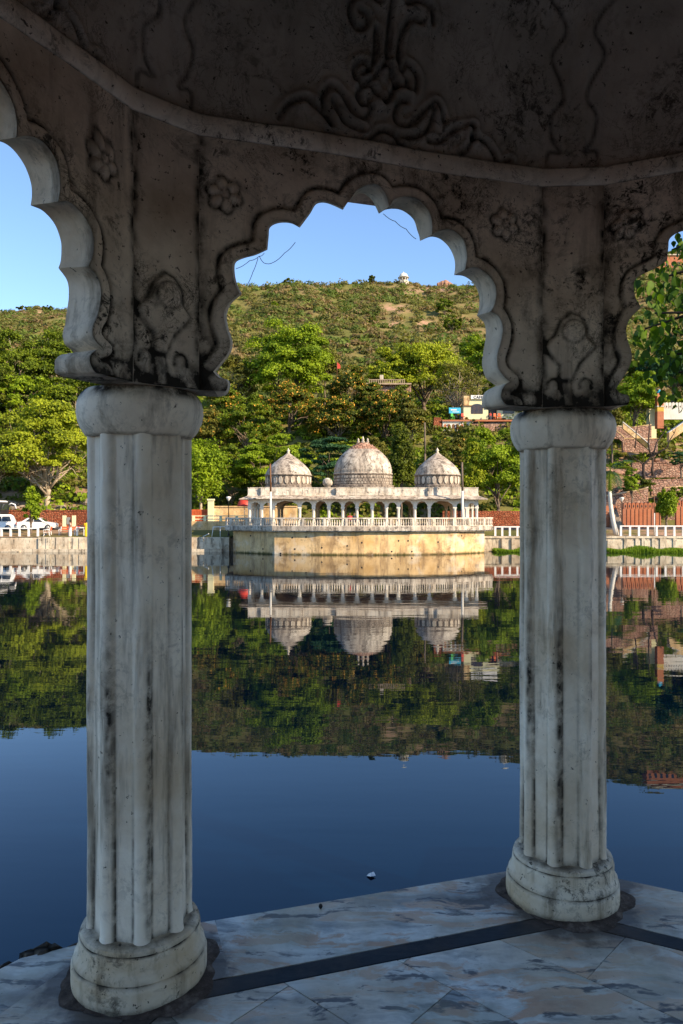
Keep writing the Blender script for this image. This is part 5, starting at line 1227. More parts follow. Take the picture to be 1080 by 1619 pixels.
# hillside building between the trees
t = thing('hillside_building', (WX(615, 138), 138, 18), 'beige flat-roofed building with a balustrade half hidden among the trees', 'building'); o = t.location
def HB(nm, x0_, y0_, x1_, y1_, d0_, d1_, mat): m = MB(); a = W(x0_, y1_, 138) - o; b = W(x1_, y0_, 138) - o; m.box2((a.x, d0_, a.z), (b.x, d1_, b.z)); return m.build(nm, M[mat], t)
HB('wall', 575, 609, 650, 640, 0, 6, 'pinkstone'); HB('roof', 568, 606.8, 650, 609, -.8, 6.5, 'inner'); HB('parapet_rail', 583, 600.6, 640, 601.5, -.6, -.4, 'inner')
m = MB()
for i in range(20): a = W(584 + i * 2.9, 606.5, 138) - o; b = W(584, 601.5, 138) - o; m.box2((a.x - .06, -.56, a.z), (a.x + .06, -.44, b.z))
m.build('parapet_balusters', M['inner'], t); HB('tank', 601, 592, 606.5, 600, .5, 1.5, 'fw')
t = thing('temple_flag', tuple(W(533, 605, 136)), 'small red flag on a pole above the flowering trees', 'flag'); m = MB(); m.tube([(0, 0, 0), (0, 0, WZ(572, 136) - t.location.z)], .05, 6); m.build('pole', M['brown'], t)
m = MB(); h = WZ(583, 136) - t.location.z; m.add([(0.05, 0, h), (.65, .1, h + .1), (.6, .05, h + .7), (.05, 0, h + 1.2), (0.05, .03, h), (.65, .13, h + .1), (.6, .08, h + .7), (.05, .03, h + 1.2)], [(0, 1, 2, 3), (7, 6, 5, 4), (0, 1, 5, 4), (1, 2, 6, 5), (2, 3, 7, 6), (3, 0, 4, 7)]); m.build('cloth', M['red'], t)

# ridge chhatris
def chhatri(px, py_base, r_px, D, label):
    r = r_px / FPX * D; p = W(px, py_base, D); p.z = min(p.z, ground_z(p.x, D) + .4) if False else p.z - 1.9; t = thing('hilltop_chhatri', p, label, 'pavilion')
    m = MB(); m.lathe([(r * 1.15, -3), (r * 1.15, 0), (r * .2, .01)], n=8, smooth=False); m.build('plinth', M['fw'], t); H = r * .72
    for k in range(8):
        a = 2 * math.pi * (k + .5) / 8; m = MB(); m.tube([(r * .9 * math.cos(a), r * .9 * math.sin(a), 0), (r * .9 * math.cos(a), r * .9 * math.sin(a), H)], r * .08, 6); m.build('column', M['fw_pale'], t)
    m = MB(); m.lathe([(r * .8, H), (r * 1.25, H), (r * 1.22, H * 1.08), (r * .98, H * 1.12), (r * .98, H * 1.22)] + [(r * .96 * math.cos(a), H * 1.22 + r * .92 * math.sin(a)) for a in np.linspace(.05, 1.45, 8)] + [(r * .06, H * 1.22 + r * 1.0), (r * .02, H * 1.22 + r * 1.25)], n=20, capb=True); m.build('dome', M['fw_pale'], t)
chhatri(638, 440, 7.2, 498, 'small white domed chhatri on the hill crest above the yellow-green tree')
chhatri(797, 438, 7.2, 470, 'small white domed chhatri on the crest hidden behind the right pier, mirrored in the lake')
rs = random.Random(4)
m = MB()
for k in range(7):
    p = W(694 + k * 3.3 + rs.uniform(-1, 1), 450 - 2 * math.sin(k * .6), 499); r = rs.uniform(1.2, 2.4)
    m.lathe([(r * .7, -r * 2), (r, 0), (r * .8, r * .7), (r * .2, r * 1.1)], p, 7, 0, False, 1, 1, lambda q, z, th: q * (1 + .2 * math.sin(th * 2 + z)))
one('rock_outcrop', m, M['rockm'], 'reddish rock outcrop on the hill crest right of the white chhatri', 'rock')

t = thing('hill_palace', (WX(1055, 400), 400, WZ(436, 400)), 'pinkish palace building high on the right hill, hidden by the near leaves', 'building'); wx_ = 11; hh_ = 11
m = MB(); m.box((0, 3, hh_ / 2 - 4), (wx_ * 2, 6, hh_ + 8)); m.build('wall', M['redwash'], t)
m = MB(); m.box((0, 2.9, hh_ + .3), (wx_ * 2 + 1, 7.2, .6)); m.build('roof', M['fw'], t)
for i in range(7):
    for z in (2.2, 6.4): m = MB(); m.box((-9.3 + i * 3.1, -.02, z), (1.3, .1, 2.3)); m.build('window', M['glass'], t)
# ------------------------------------------------------------------ vegetation
def quads(C, N, S, rng, asp=.62):
    """leaf shaped quads: centres (n,3), normals (n,3), sizes (n)"""
    n = len(C); N = N / (np.linalg.norm(N, axis=1, keepdims=True) + 1e-9)
    a = np.cross(N, rng.normal(size=(n, 3))); a /= np.linalg.norm(a, axis=1, keepdims=True) + 1e-9; b = np.cross(N, a)
    s = S[:, None]; V = np.stack([C - a * s, C - b * s * asp + N * s * .12, C + a * s, C + b * s * asp + N * s * .12], 1).reshape(-1, 3)
    return V, np.arange(4 * n).reshape(n, 4)
def crown_leaves(rng, cen, rad, ncl, nleaf, ls, clr, flat=.75, bias=.25, shape=None, droop=0.0):
    """cen (3), rad (3) -> leaf arrays plus clump centres"""
    d = rng.normal(size=(ncl * 3, 3)); d /= np.linalg.norm(d, axis=1, keepdims=True); d = d[d[:, 2] > -.55][:ncl]
    rr_ = rng.uniform(.35, .98, len(d)) ** .6; cc = d * rr_[:, None]
    if shape is not None: cc = shape(cc, rng)
    lump = 1 + .16 * np.sin(cc[:, 0] * 5 + rng.uniform(0, 6)) * np.cos(cc[:, 2] * 4 + rng.uniform(0, 6))
    cc = cc * np.array(rad) * lump[:, None] + np.array(cen)
    per = nleaf // len(cc); C = []; N = []; T = []
    for c, dd in zip(cc, d):
        r = clr * rng.uniform(.6, 1.35); u = rng.normal(size=(per, 3)); u /= np.linalg.norm(u, axis=1, keepdims=True); u[:, 2] = np.where(u[:, 2] < -.3, -u[:, 2] * .6, u[:, 2])
        q = u * (r * rng.uniform(.45, 1.05, (per, 1))) * np.array([1, 1, flat]); 
        if droop: q[:, 2] -= droop * rng.uniform(0, 1, per) * r * 2
        C.append(c + q); N.append(u * .75 + dd * .35 + rng.normal(size=(per, 3)) * .55 + np.array([0, 0, bias])); tt = rng.uniform(-.28, .28) + .5
        T.append(np.clip(tt + rng.normal(0, .16, per) + .12 * u[:, 2], 0, 1))
    return np.concatenate(C), np.concatenate(N), np.concatenate(T), cc
def limb(m, a, b, r0, r1, rng, n=5, wig=.12):
    a = np.array(a, float); b = np.array(b, float); L = np.linalg.norm(b - a); P = []
    for i in range(n + 1):
        t = i / n; p = a + (b - a) * t + rng.normal(0, wig * L * .25, 3) * math.sin(math.pi * t); p[2] += .12 * L * math.sin(math.pi * t) * .5; P.append(p)
    m.tube(P, [r0 + (r1 - r0) * i / n for i in range(n + 1)], 6); return P
def ground_z(x, y): return float(hill_z(np.array([x]), np.array([y]))[0])
TN = 0
def tree(px, pyt, pyb, wpx, D, kind, label, name='leafy_tree', flowers=0, ncl=None, dens=1.0, ls=.30, bark='bark', group=None, flat=.75, bare=0, shape=None, clk=.17, cat='tree', base=None, droop=0.0):
    global TN; TN += 1; rng = np.random.RandomState(100 + TN)
    ls *= .76
    x = WX(px, D); zt = WZ(pyt, D); zb = WZ(pyb, D); w_ = wpx / 2 / FPX * D; h = (zt - zb) / 2; gz = ground_z(x, D) - .3 if base is None else base
    zb = max(zb, gz + .1); h = (zt - zb) / 2
    cen = (x, D, (zt + zb) / 2); rad = (w_ * .92, min(w_, h * 1.3) * .9, h * .93); area = w_ * h
    vis = np.sqrt(w_ * h); ncl = ncl or int(np.clip(34 + vis * 9, 30, 130)); nl = int(min(42000, 95 * area * dens * 2.2 / (ls / .30) ** 2 + 900))
    C, N, T, cc = crown_leaves(rng, cen, rad, ncl, nl, ls, clk * math.sqrt(w_ * h) * 1.25, flat, shape=shape, droop=droop)
    S = rng.uniform(.6, 1.25, len(C)) * ls
    t = thing(name, (x, D, gz), label, cat, group); mats = [LM[kind]]; mi = None
    if flowers:
        mats.append(M['orangefl']); mi = ((rng.rand(len(C)) < flowers * 2.4) & (T > .3)).astype(int)
        blobm = (np.sin(C[:, 0] * 3.4 + np.sin(C[:, 1] * 3)) * np.sin(C[:, 2] * 3.9 + C[:, 1] * 2) > .1); mi = mi * blobm; S = np.where(mi > 0, S * .8, S)
    V, F = quads(C - np.array([x, D, gz]), N, S, rng)
    npmesh('crown', V, F, mats, t, mi, False, {'tint': T})
    m = MB(); o = np.array([x, D, gz]); tr = max(.12, w_ * .055); top = np.array([0, 0, (zb - gz) + h * .5]); fork = np.array([rng.uniform(-.1, .1) * w_, 0, max(.3, (zb - gz) + h * .10)])
    P = limb(m, (0, 0, -.3), fork, tr * 1.25, tr * .9, rng, 4, .05); P2 = limb(m, fork, top, tr * .9, tr * .3, rng, 4, .1)
    sel = rng.permutation(len(cc))[:12 + bare]
    for i in sel:
        st = np.array(P2[rng.randint(0, 3)]); e = (cc[i] - o); e = st + (e - st) * (1.0 if bare else .85); Q = limb(m, st, e, tr * .38, tr * .08, rng, 5, .22)
        if bare:
            for _ in range(3):
                s2 = np.array(Q[rng.randint(2, 5)]); e2 = s2 + rng.normal(0, 1, 3) * w_ * .16 + np.array([0, 0, w_ * .1]); limb(m, s2, e2, tr * .14, tr * .04, rng, 3, .2)
    m.build('trunk', M[bark], t); return t
colshape = lambda cc, rng: np.stack([cc[:, 0] * (1 - .35 * cc[:, 2]), cc[:, 1], cc[:, 2]], 1)
# --- left group
tree(20, 524, 655, 150, 150, 'mid', 'big green hillside tree at the upper left edge with bare twigs showing', ls=.34, bark='palebark', bare=8)
tree(105, 520, 640, 120, 154, 'mid', 'green rounded hillside tree beside the left pier bracket', ls=.34, bark='palebark', bare=6)
tree(-25, 585, 700, 130, 128, 'dark', 'dark green tree cut by the left edge of the picture', ls=.3)
tree(120, 585, 690, 110, 126, 'mid', 'mid-green tree just left of the left column capital', ls=.3, bark='palebark', bare=5)
tree(50, 590, 690, 110, 130, 'bright', 'fresh green tree in the middle of the left hillside', ls=.3, bare=4)
tree(75, 634, 792, 182, 98, 'lime', 'spreading yellow-green tree with pale tangled branches above the white saloon', 'spreading_tree', ls=.24, bark='palebark', bare=26, dens=1.1, flat=.75, ncl=95)
tree(-5, 690, 775, 70, 95, 'olive', 'olive tree low at the left edge behind the coach', ls=.25, bark='palebark', bare=6)
tree(50, 764, 838, 24, 79.5, 'bright', 'slim drooping mast tree standing in front of the white saloon', 'mast_tree', ls=.17, shape=colshape, dens=1.6, base=-1.05, clk=.20, droop=.5)
# --- centre left
tree(318, 680, 800, 90, 92.5, 'bright', 'weeping bright green tree over the orange-red gate', 'weeping_tree', ls=.22, droop=1.1, flat=.6, dens=1.3, bark='palebark')
tree(352, 600, 700, 66, 128, 'mid', 'green tree with orange blossom right of the left capital', 'flowering_tree', flowers=.22, ls=.3)
tree(330, 640, 720, 80, 118, 'olive', 'green tree with orange blossom low beside the left column', 'flowering_tree', flowers=.12, ls=.28)
tree(455, 506, 660, 152, 150, 'bright', 'large rounded dark-hearted green tree standing highest against the hill', 'rounded_tree', ls=.34, dens=1.1)
tree(512, 545, 610, 60, 158, 'olive', 'olive tree behind the right shoulder of the large rounded tree', ls=.36)
tree(375, 560, 660, 70, 150, 'olive', 'sparse olive tree left of the large rounded tree', ls=.34, dens=.7, bark='palebark', bare=6)
tree(458, 602, 712, 120, 127, 'dark', 'orange-flowered tree below the large rounded tree', 'flowering_tree', flowers=.30, ls=.28)
tree(392, 628, 728, 100, 118, 'mid', 'mid green dense tree above the left dome', ls=.28, flowers=.05)
tree(555, 575, 700, 90, 132, 'dark', 'dark orange-flowered tree under the red flag', 'flowering_tree', flowers=.20, ls=.28)
tree(535, 625, 715, 110, 122, 'dark', 'broad orange-flowered tree straight above the centre dome', 'flowering_tree', flowers=.30, ls=.28)
tree(610, 612, 720, 110, 121, 'dark', 'orange-flowered tree below the beige hillside building', 'flowering_tree', flowers=.24, ls=.28)
tree(628, 607, 660, 62, 131, 'dark', 'dark tree in front of the beige hillside building', ls=.28, flowers=.06)
tree(586, 604, 660, 46, 131, 'dark', 'small dark tree at the left end of the beige hillside building', ls=.28)
tree(650, 635, 705, 70, 116, 'olive', 'pale yellow-tipped tree between the flowering trees and the cafe', flowers=.04, ls=.28)
tree(425, 684, 790, 130, 97, 'bright', 'feathery light green tree rising behind the left dome', 'feathery_tree', ls=.20, flat=.45, dens=1.2)
tree(365, 700, 800, 70, 99, 'mid', 'mid green tree filling the gap left of the left dome', ls=.22)
tree(520, 684, 790, 115, 98, 'blue', 'dark blue-green feathery tree between the left and centre domes', 'feathery_tree', ls=.20, flat=.4, dens=1.2)
tree(595, 688, 770, 60, 99, 'olive', 'light green tree peeping over the right of the centre dome', ls=.22)
tree(635, 655, 800, 38, 93, 'dark', 'dark columnar tree between the centre and right domes', 'columnar_tree', ls=.22, shape=colshape, dens=1.7, clk=.22, droop=.6)
# --- centre right
tree(672, 533, 650, 140, 146, 'lime', 'broad yellow-green tree against the hill right of the rounded tree', 'broad_tree', ls=.32)
tree(618, 550, 640, 72, 143, 'lime', 'smaller yellow-green tree at the left of the broad one', 'broad_tree', ls=.32)
tree(755, 527, 620, 84, 156, 'bright', 'fresh green tree partly behind the right pier', ls=.34)
tree(722, 566, 660, 92, 134, 'olive', 'grey twiggy half-bare tree above the blue billboard', 'twiggy_tree', ls=.26, dens=.22, bark='palebark', bare=34)
tree(800, 570, 650, 80, 140, 'mid', 'green tree rising behind the cafe roof', ls=.32, bark='palebark')
tree(788, 672, 812, 108, 93, 'bright', 'dense bright green tree right of the right dome', 'dense_tree', ls=.21, dens=1.5)
tree(748, 690, 800, 28, 91, 'lime', 'slender pale green mast tree just right of the right dome', 'mast_tree', ls=.19, shape=colshape, dens=1.6, clk=.22, droop=.6)
tree(715, 690, 760, 70, 108, 'olive', 'olive shrub tree above the right dome', ls=.24, flowers=.05)
tree(690, 700, 790, 50, 100, 'dark', 'dark green tree directly behind the right dome', ls=.22)
tree(840, 660, 790, 80, 104, 'mid', 'mid green tree behind the right column', ls=.24)
tree(850, 600, 680, 90, 130, 'mid', 'green hillside tree hidden behind the right column', ls=.3)
# --- right
tree(1003, 585, 678, 84, 122, 'bright', 'bright green tree left of the banded tower', ls=.27, dens=1.3)
tree(968, 638, 692, 46, 112, 'olive', 'olive green tree touching the right capital', ls=.25)
tree(1062, 545, 626, 96, 150, 'blue', 'deep blue-green tree high behind the white crenellated wall', ls=.34)
tree(1020, 560, 620, 60, 160, 'dark', 'dark green tree high behind the bright tree on the right', ls=.34)
tree(1055, 771, 828, 36, 86, 'bright', 'drooping bushy green tree in front of the red crenellated wall', 'drooping_tree', ls=.18, droop=.9, dens=1.6, base=-.6)
tree(1078, 712, 745, 36, 100, 'blue', 'small feathery green tree at the right edge above the terraces', 'small_tree', ls=.18, flat=.4)
tree(1010, 752, 785, 48, 96, 'dark', 'dark green bush on the terrace behind the palm fronds', 'bush', ls=.18, cat='bush')
tree(1072, 770, 795, 40, 92, 'mid', 'green bush behind the drooping tree at the right edge', 'bush', ls=.18, cat='bush')
tree(999, 735, 790, 24, 92.8, 'bright', 'young yellow-green tree between the palm and the red wall', 'young_tree', ls=.17)
for i, (px, y0, wd, D, kd) in enumerate(((-95, 560, 120, 140, 'mid'), (-90, 660, 110, 105, 'dark'), (-170, 600, 130, 130, 'bright'), (1140, 560, 120, 145, 'dark'), (1130, 650, 100, 125, 'mid'), (1205, 600, 120, 135, 'bright'), (1190, 690, 110, 108, 'mid'), (1270, 620, 130, 130, 'dark'))):
    tree(px, y0, y0 + 120, wd, D, kd, ('leafy tree on the far bank beyond the left edge of the picture', 'leafy tree on the far bank beyond the right edge of the picture')[px > 0], ls=.34, group=('trees beyond the left edge', 'trees beyond the right edge')[px > 0])
# bare dark tree on the right
def bare_tree(px, pyb, D, spec, label, bark):
    rng = np.random.RandomState(9); o = W(px, pyb, D); t = thing('bare_tree', o, label, 'tree'); m = MB()
    for pts, r0 in spec:
        P = [np.array(W(a, b, D + c)) - np.array(o) for a, b, c in pts]; Q = []
        for a, b in zip(P[:-1], P[1:]): Q += [a, (a + b) / 2 + rng.normal(0, .08, 3)]
        Q.append(P[-1]); m.tube(Q, [r0 * (1 - .75 * i / (len(Q) - 1)) for i in range(len(Q))], 6)
        for i in range(2, len(Q)):
            for _ in range(2): e = Q[i] + rng.normal(0, .5, 3) + np.array([0, 0, .4]); m.tube([Q[i], (Q[i] + e) / 2 + rng.normal(0, .05, 3), e], [r0 * .25, r0 * .15, r0 * .06], 5)
    m.build('trunk', M[bark], t)
bare_tree(1018, 760, 99, [([(1018, 760, 0), (1017, 735, 0), (1030, 722, 0), (1055, 708, -1), (1066, 685, -1)], .22), ([(1030, 722, 0), (1038, 700, .5), (1055, 675, 1)], .14), ([(1017, 735, 0), (1008, 728, 0), (1000, 722, 0)], .10), ([(1030, 722, 0), (1025, 700, 0), (1027, 670, 0), (1026, 652, 0)], .13), ([(1004, 708, 0), (1006, 685, 0), (1008, 655, 0)], .10), ([(1032, 752, 0), (1032, 735, 0), (1034, 720, .5)], .2)], 'leafless dark-limbed tree on the right hillside terraces', 'darkbark')
# royal palm
def palm(px0, py0, px1, py1, D, label, zb):
    rng = np.random.RandomState(3); b = Vector((WX(px0, D), D, zb)); t = thing('palm_tree', b, label, 'palm'); top = W(px1, py1, D) - b
    m = MB(); pts = [Vector((0, 0, 0)).lerp(top, k / 8) + Vector((-.35 * math.sin(k / 8 * math.pi * .9), 0, 0)) for k in range(9)]
    m.tube(pts[:7], [.27, .26, .24, .23, .22, .20, .18], 12); m.build('trunk', M['fw_pale'], t)
    m = MB(); m.tube([pts[6] - Vector((0, 0, .02))] + pts[7:] + [pts[8] + Vector((0, 0, .8))], [.19, .17, .12, .05], 10); m.build('crownshaft', LM['lime'], t)
    hd = pts[8] + Vector((0, 0, .5))
    for k in range(13):
        a = 2 * math.pi * k / 13 + rng.uniform(-.2, .2); up = rng.uniform(-.2, 1.2); L = rng.uniform(3.0, 4.0); V = []; F = []; T = []; prev = None; spine = []
        for i in range(13):
            s = i / 12; d = L * s; z = up * d * .8 - 1.1 * (d / L) ** 2 * L * .55; spine.append(hd + Vector((math.cos(a) * d * (1 - .15 * s), math.sin(a) * d * (1 - .15 * s), z)))
        for i in range(1, 12):
            dirv = (spine[i + 1] - spine[i]).normalized(); side = dirv.cross(Vector((0, 0, 1))).normalized()
            for sg_ in (-1, 1):
                for q in range(3):
                    p = spine[i].lerp(spine[i + 1], q / 3); ll = .75 * math.sin(math.pi * (i + q / 3) / 12.5) + .1; e = p + side * sg_ * ll * .8 + dirv * ll * .45 + Vector((0, 0, -ll * .45 + rng.uniform(-.1, .1))); b_ = len(V)
                    V += [tuple(p - dirv * .03), tuple(p + dirv * .03), tuple(e), tuple((p + e) / 2 + Vector((0, 0, .03)) - dirv * .035)]; F.append((b_, b_ + 1, b_ + 2, b_ + 3)); T.append(rng.uniform(.2, .9))
        npmesh('frond', V, F, LM['blue'] if k % 3 else LM['mid'], t, None, False, {'tint': T})
palm(975, 838, 966.5, 752, 79, 'royal palm with pale curved trunk and green crownshaft on the right bank', -1.0)
# ridge trees and single hill bushes
def htree(px, pyt, pyb, wpx, D, kind, label, name='hill_tree', cat='tree'): return tree(px, pyt, pyb, wpx, D, kind, label, name, ls=.75, dens=1.2, cat=cat, ncl=26)
htree(456, 440, 456, 20, 492, 'dark', 'dark round tree standing on the ridge above the large rounded tree')
htree(588, 434, 452, 12, 494, 'dark', 'small tree on the ridge left of the white chhatri')
htree(387, 452, 462, 12, 486, 'dark', 'small dark tree on the ridge by the left arch cusp')
htree(76, 483, 496, 16, 492, 'dark', 'small dark tree on the ridge at the far left')
htree(38, 484, 494, 26, 490, 'dark', 'wide dark shrub tree on the left ridge')
htree(589, 500, 520, 20, 330, 'dark', 'round dark green bush in the middle of the hillside', 'hill_bush', 'bush')
htree(434, 477, 491, 12, 370, 'bright', 'small bright green bush on the hillside above the rounded tree', 'hill_bush', 'bush')
htree(702, 470, 500, 30, 350, 'mid', 'green tree on the hillside left of the right pier cusps', 'hill_bush', 'bush')
htree(715, 500, 525, 34, 310, 'mid', 'green bush low on the hillside left of the right pier', 'hill_bush', 'bush')
# scrub mass on the hill, undergrowth on the lower slope, bank grass
def scatter(name, n, yr, ur, size, ls, mats, seed, per=16, dens=None, colr=None):
    rng = np.random.RandomState(seed); y = yr[0] + (yr[1] - yr[0]) * rng.rand(n) ** .8; x = rng.uniform(ur[0], ur[1], n) * y
    if dens is not None: k = dens(x, y, rng); x, y = x[k], y[k]
    z = hill_z(x, y); s = size * rng.uniform(.45, 1.4, len(x)) * (1 + .9 * (rng.rand(len(x)) > .9)); bt = rng.uniform(0, 1, len(x))
    u = rng.normal(size=(len(x), per, 3)); u /= np.linalg.norm(u, axis=2, keepdims=True); u[:, :, 2] = np.abs(u[:, :, 2]) * 1.0
    C = np.stack([x, y, z], 1)[:, None] + u * s[:, None, None] * np.array([1, 1, .75]) * rng.uniform(.6, 1.0, (len(x), per, 1)); N = u + rng.normal(size=u.shape) * .35
    T = np.clip(bt[:, None] + rng.normal(0, .12, (len(x), per)), 0, 1).ravel()
    S = (ls * rng.uniform(.6, 1.3, (len(x), per)) * (s[:, None] / size) ** .5).ravel(); V, F = quads(C.reshape(-1, 3), N.reshape(-1, 3), S, rng, .8)
    mi = np.repeat((rng.rand(len(x)) * len(mats)).astype(int), per) if len(mats) > 1 else None
    return npmesh(name, V, F, mats, None, mi, False, {'tint': T})
def hd(x, y, rng):
    px = x / y * FPX + 540; z = hill_z(x, y); py = HOR - (z - CAMZ) / y * FPX
    b = blob(px, py, 665, 458, 40, 7) + blob(px, py, 625, 487, 24, 6) + blob(px, py, 618, 512, 15, 6) + blob(px, py, 672, 512, 13, 7) + .5 * blob(px, py, 50, 496, 70, 5)
    cl = fbm(x * 1.0, y * .7, .045, 8) + .5 * fbm(x, y, .16, 9)
    return (rng.rand(len(x)) > b * .95) & (rng.rand(len(x)) < np.clip(.75 + .7 * cl, .35, 1))
s1 = scatter('hill_scrub', 20000, (175, 520), (-.60, .66), 2.3, .46, [LM['scrub'], LM['scrubg'], LM['scrub'], LM['scrubb']], 5, 54, hd); tag(s1, 'dry green and brown scrub covering the hill', 'scrub', None, 'stuff')
def ld(x, y, rng):
    px = x / y * FPX + 540; open_ = ((px > 940) & (y < 119)) | ((px < 150) & (y < 104)); return (rng.rand(len(x)) > .48) | ~open_
s2 = scatter('undergrowth', 8200, (93.5, 180), (-.60, .66), 1.15, .22, [LM['mid'], LM['dark'], LM['olive'], LM['bright']], 6, 64, ld); tag(s2, 'mixed green shrubs filling the slope below and between the trees', 'undergrowth', None, 'stuff')
def grass(name, x0_, x1_, y0_, y1_, z0_, n, seed, label):
    rng = np.random.RandomState(seed); x = rng.uniform(x0_, x1_, n); y = rng.uniform(y0_, y1_, n); h = rng.uniform(.12, .5, n) * (.6 + .6 * (np.sin(x * 1.7) + np.sin(x * .6 + 2)) / 2 + .3); wd = .035; a = rng.uniform(0, 3.14, n); lx = rng.normal(0, .12, n); ly = rng.normal(0, .1, n)
    h = np.clip(h, .08, 1); dx = np.cos(a) * wd; dy = np.sin(a) * wd; z = z0_ + np.zeros(n)
    V = np.stack([np.stack([x - dx, y - dy, z], 1), np.stack([x + dx, y + dy, z], 1), np.stack([x + dx * .4 + lx, y + dy * .4 + ly, z + h], 1), np.stack([x - dx * .4 + lx, y - dy * .4 + ly, z + h], 1)], 1).reshape(-1, 3)
    o = npmesh(name, V, np.arange(4 * n).reshape(n, 4), M['grass'], None, None, False, {'tint': rng.rand(n)}); return tag(o, label, 'grass', None, 'stuff')
g1 = grass('bank_grass', WX(958, 75), 40, 73.6, 76.2, -2.55, 16000, 3, 'bright green grass strip at the waterline of the right bank')
g2 = grass('bank_grass', WX(783, 75), WX(860, 75), 74.2, 76.2, -2.55, 9000, 4, 'bright green grass tuft at the waterline right of the bastion')
m = MB(); m.box2((WX(955, 75), 74.0, -3), (40, 76.3, -2.44)); m.box2((WX(786, 75), 74.6, -3), (WX(860, 75), 76.3, -2.40)); tag(m.build('mud_bank', M['earth']), kind='structure')
# rocks on the slopes
rk = random.Random(12)
def rockmesh(name, r, mat):
    m = MB(); m.lathe([(r * .5, -r * .6), (r, -r * .2), (r * .95, r * .3), (r * .5, r * .62), (r * .1, r * .7)], (0, 0, 0), 9, 0, False, 1.3, 1, lambda q, z, th: q * (1 + .22 * math.sin(th * 2 + z * 5) + .1 * math.sin(th * 5))); return m.build(name, mat)
rbs = [rockmesh('boulder', .6, M['greyrock']), rockmesh('boulder', .5, M['rockm'])]
first = [True, True]
for i in range(46):
    if i < 18: px, y = rk.uniform(-5, 140), rk.uniform(94, 100); lb = 'grey-brown boulder on the bare slope above the left road wall'; g_ = 'boulders on the left slope'
    else: px, y = rk.uniform(965, 1085), rk.uniform(96, 116); lb = 'pinkish boulder strewn among the right terraces'; g_ = 'boulders on the right terraces'
    k = 0 if i < 18 else 1; o = rbs[k] if first[k] else rbs[k].copy()
    if not first[k]: col.objects.link(o)
    first[k] = False; x = WX(px, y); o.location = (x, y, ground_z(x, y) + .15); o.rotation_euler = (rk.uniform(-.3, .3), rk.uniform(-.3, .3), rk.uniform(0, 6)); s_ = rk.uniform(.5, 1.6); o.scale = (s_, s_, s_ * rk.uniform(.6, 1)); tag(o, lb, 'boulder', g_)
# near tree reaching in from the right
rng = np.random.RandomState(21)
nt_ = thing('overhanging_tree', (4.9, 5.0, -.15), 'near tree with glossy dark leaves reaching in at the right edge', 'tree')
m = MB(); limb(m, (0, 0, -.5), (-.2, .2, 3.2), .22, .17, rng, 5, .05); B = [(-.2, .2, 3.2)]
tips = []
for (px, py, D) in ((1062, 395, 5.7), (1045, 440, 5.6), (1020, 520, 5.5), (1050, 560, 5.6), (1078, 480, 5.7), (1070, 590, 5.5), (1095, 420, 5.8), (1110, 520, 5.9), (1035, 495, 5.5), (1075, 530, 5.5), (1120, 460, 5.6), (1130, 380, 5.8)):
    e = np.array(W(px, py, D)) - np.array([4.9, 5.0, -.15]); P = limb(m, (-.3, .25, 3.6) if py < 450 else (-.25, .2, 3.0), e, .05, .006, rng, 6, .14); tips.append(P)
m.build('trunk', M['darkbark'], nt_)
LV = []; LF = []; LT = []
for P in tips:
    for _ in range(240):
        i = rng.randint(2, 7); c = np.array(P[i]) + rng.normal(0, .13, 3) + np.array([0, 0, -.05]); s_ = rng.uniform(.020, .046)
        dn = np.array([rng.normal(0, .5), rng.normal(0, .5), -1.0]); dn /= np.linalg.norm(dn); sd2 = np.cross(dn, rng.normal(size=3)); sd2 /= np.linalg.norm(sd2); nn = np.cross(dn, sd2); b_ = len(LV)
        for (u_, v_, w_) in ((0, -.9, 0), (.55, -.55, .12), (.72, .0, .16), (.40, .62, .1), (0, 1.25, -.12), (-.40, .62, .1), (-.72, .0, .16), (-.55, -.55, .12), (0, 0, 0)): LV.append(c + sd2 * u_ * s_ + dn * v_ * s_ + nn * w_ * s_)
        for a, b2 in ((0, 1), (1, 2), (2, 3), (3, 4), (4, 5), (5, 6), (6, 7), (7, 0)): LF.append((b_ + a, b_ + b2, b_ + 8)); 
        LT += [rng.rand()] * 8
for _ in range(700):   # outer crown beyond the frame
    c = np.array([rng.uniform(-1.2, 2.0), rng.uniform(-1.4, 1.6), rng.uniform(3.2, 5.2)]); s_ = .06; dn = np.array([rng.normal(0, .5), rng.normal(0, .5), -1.0]); dn /= np.linalg.norm(dn); sd2 = np.cross(dn, rng.normal(size=3)); sd2 /= np.linalg.norm(sd2); b_ = len(LV)
    wx = (c[0] + 4.9) / (c[1] + 5.0) * FPX + 540
    if wx < 1090: continue
    for (u_, v_) in ((0, -.9), (.7, 0), (0, 1.25), (-.7, 0)): LV.append(c + sd2 * u_ * s_ + dn * v_ * s_)
    LF += [(b_, b_ + 1, b_ + 2), (b_, b_ + 2, b_ + 3)]; LT += [rng.rand()] * 2
npmesh('foliage', np.array(LV), np.array(LF), LM['near'], nt_, None, True, {'tint': LT})
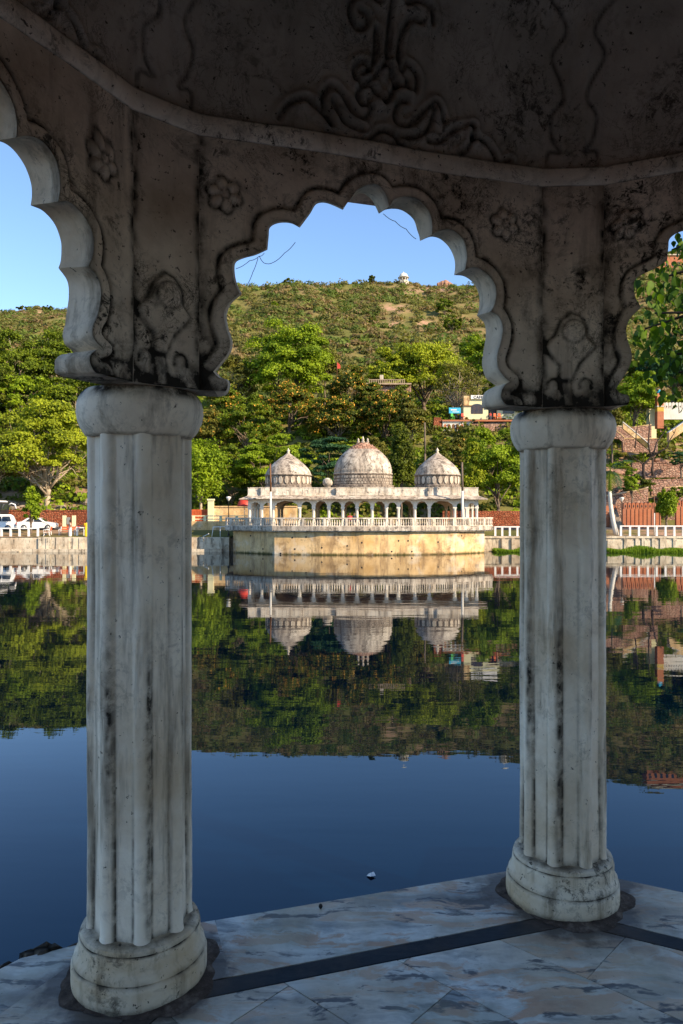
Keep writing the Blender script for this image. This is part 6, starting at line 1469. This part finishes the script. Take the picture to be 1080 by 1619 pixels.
# unseen tree added right of the pavilion to cut sky light on its columns
rng = np.random.RandomState(77); gt = thing('sky_blocker_tree', (7.3, -1.0, -.15), 'dense unseen tree added right of the foreground pavilion to block sky light', 'tree')
C, N, T, cc = crown_leaves(rng, (0, 0, 4.4), (2.7, 2.7, 3.0), 60, 16000, .17, 1.0); V, F = quads(C, N, rng.uniform(.12, .2, len(C)), rng)
npmesh('crown', V, F, LM['dark'], gt, None, False, {'tint': T}); m = MB(); limb(m, (0, 0, -.5), (0, 0, 3.5), .3, .2, rng)
for q in cc[:10]: limb(m, (0, 0, 2.6), q, .12, .03, rng)
m.build('trunk', M['darkbark'], gt)
# cobwebs under the arch, floating scrap, specks
def web(pts, label):
    m = MB(); t = [Vector(W(a, b, 2.62)) for a, b in pts]; n = []
    for a, b in zip(t[:-1], t[1:]):
        for k in range(4): n.append(a.lerp(b, k / 4) + Vector((0, 0, -.004 * math.sin(k / 4 * math.pi))))
    n.append(t[-1]); m.tube(n, .0011, 4); return m
m = web([(373, 425), (395, 412), (410, 405), (418, 400)], ''); m2 = web([(410, 405), (418, 416), (432, 415), (450, 400), (467, 383)], ''); m3 = web([(408, 408), (400, 430), (391, 450)], '')
for q in (m2, m3): m.add(q.v, q.f)
one('cobweb', m, M['cobweb'], 'wispy cobweb strands hanging off the left cusps of the arch', 'cobweb')
m = web([(606, 338), (625, 350), (642, 362), (658, 378)], ''); one('cobweb', m, M['cobweb'], 'fine cobweb strand hanging below the top right cusp of the arch', 'cobweb')
m = MB(); m.lathe([(.10, 0), (.12, .02), (.05, .05)], (W(587, 1386, CAMZ + 0 and 1).x, 0, 0), 7)
fw_ = one('floating_scrap', MB(), M['white'], 'tiny white scrap floating on the dark water', 'litter'); bpy.data.objects.remove(fw_)
D = (CAMZ - WL) / (1386 - HOR) * FPX
m = MB(); m.add([(-.05, 0, .01), (-.01, -.04, .02), (.05, -.01, .015), (.03, .05, .03), (-.03, .04, .012), (0, 0, .045)], [(0, 1, 5), (1, 2, 5), (2, 3, 5), (3, 4, 5), (4, 0, 5), (4, 3, 2, 1, 0)])
o = one('floating_scrap', m, M['white'], 'tiny white scrap floating on the dark water', 'litter'); o.location = (WX(587, D), D, WL)
m = MB(); m.lathe([(.004, 0), (.008, .006), (.006, .014), (.001, .018)], (0, 0, 0), 8, capb=True); D = CAMZ / (1437 - HOR) * FPX; o = one('seed_pod', m, M['black'], 'small dark seed lying near the marble edge', 'seed'); o.location = (WX(507, D), D, .002)
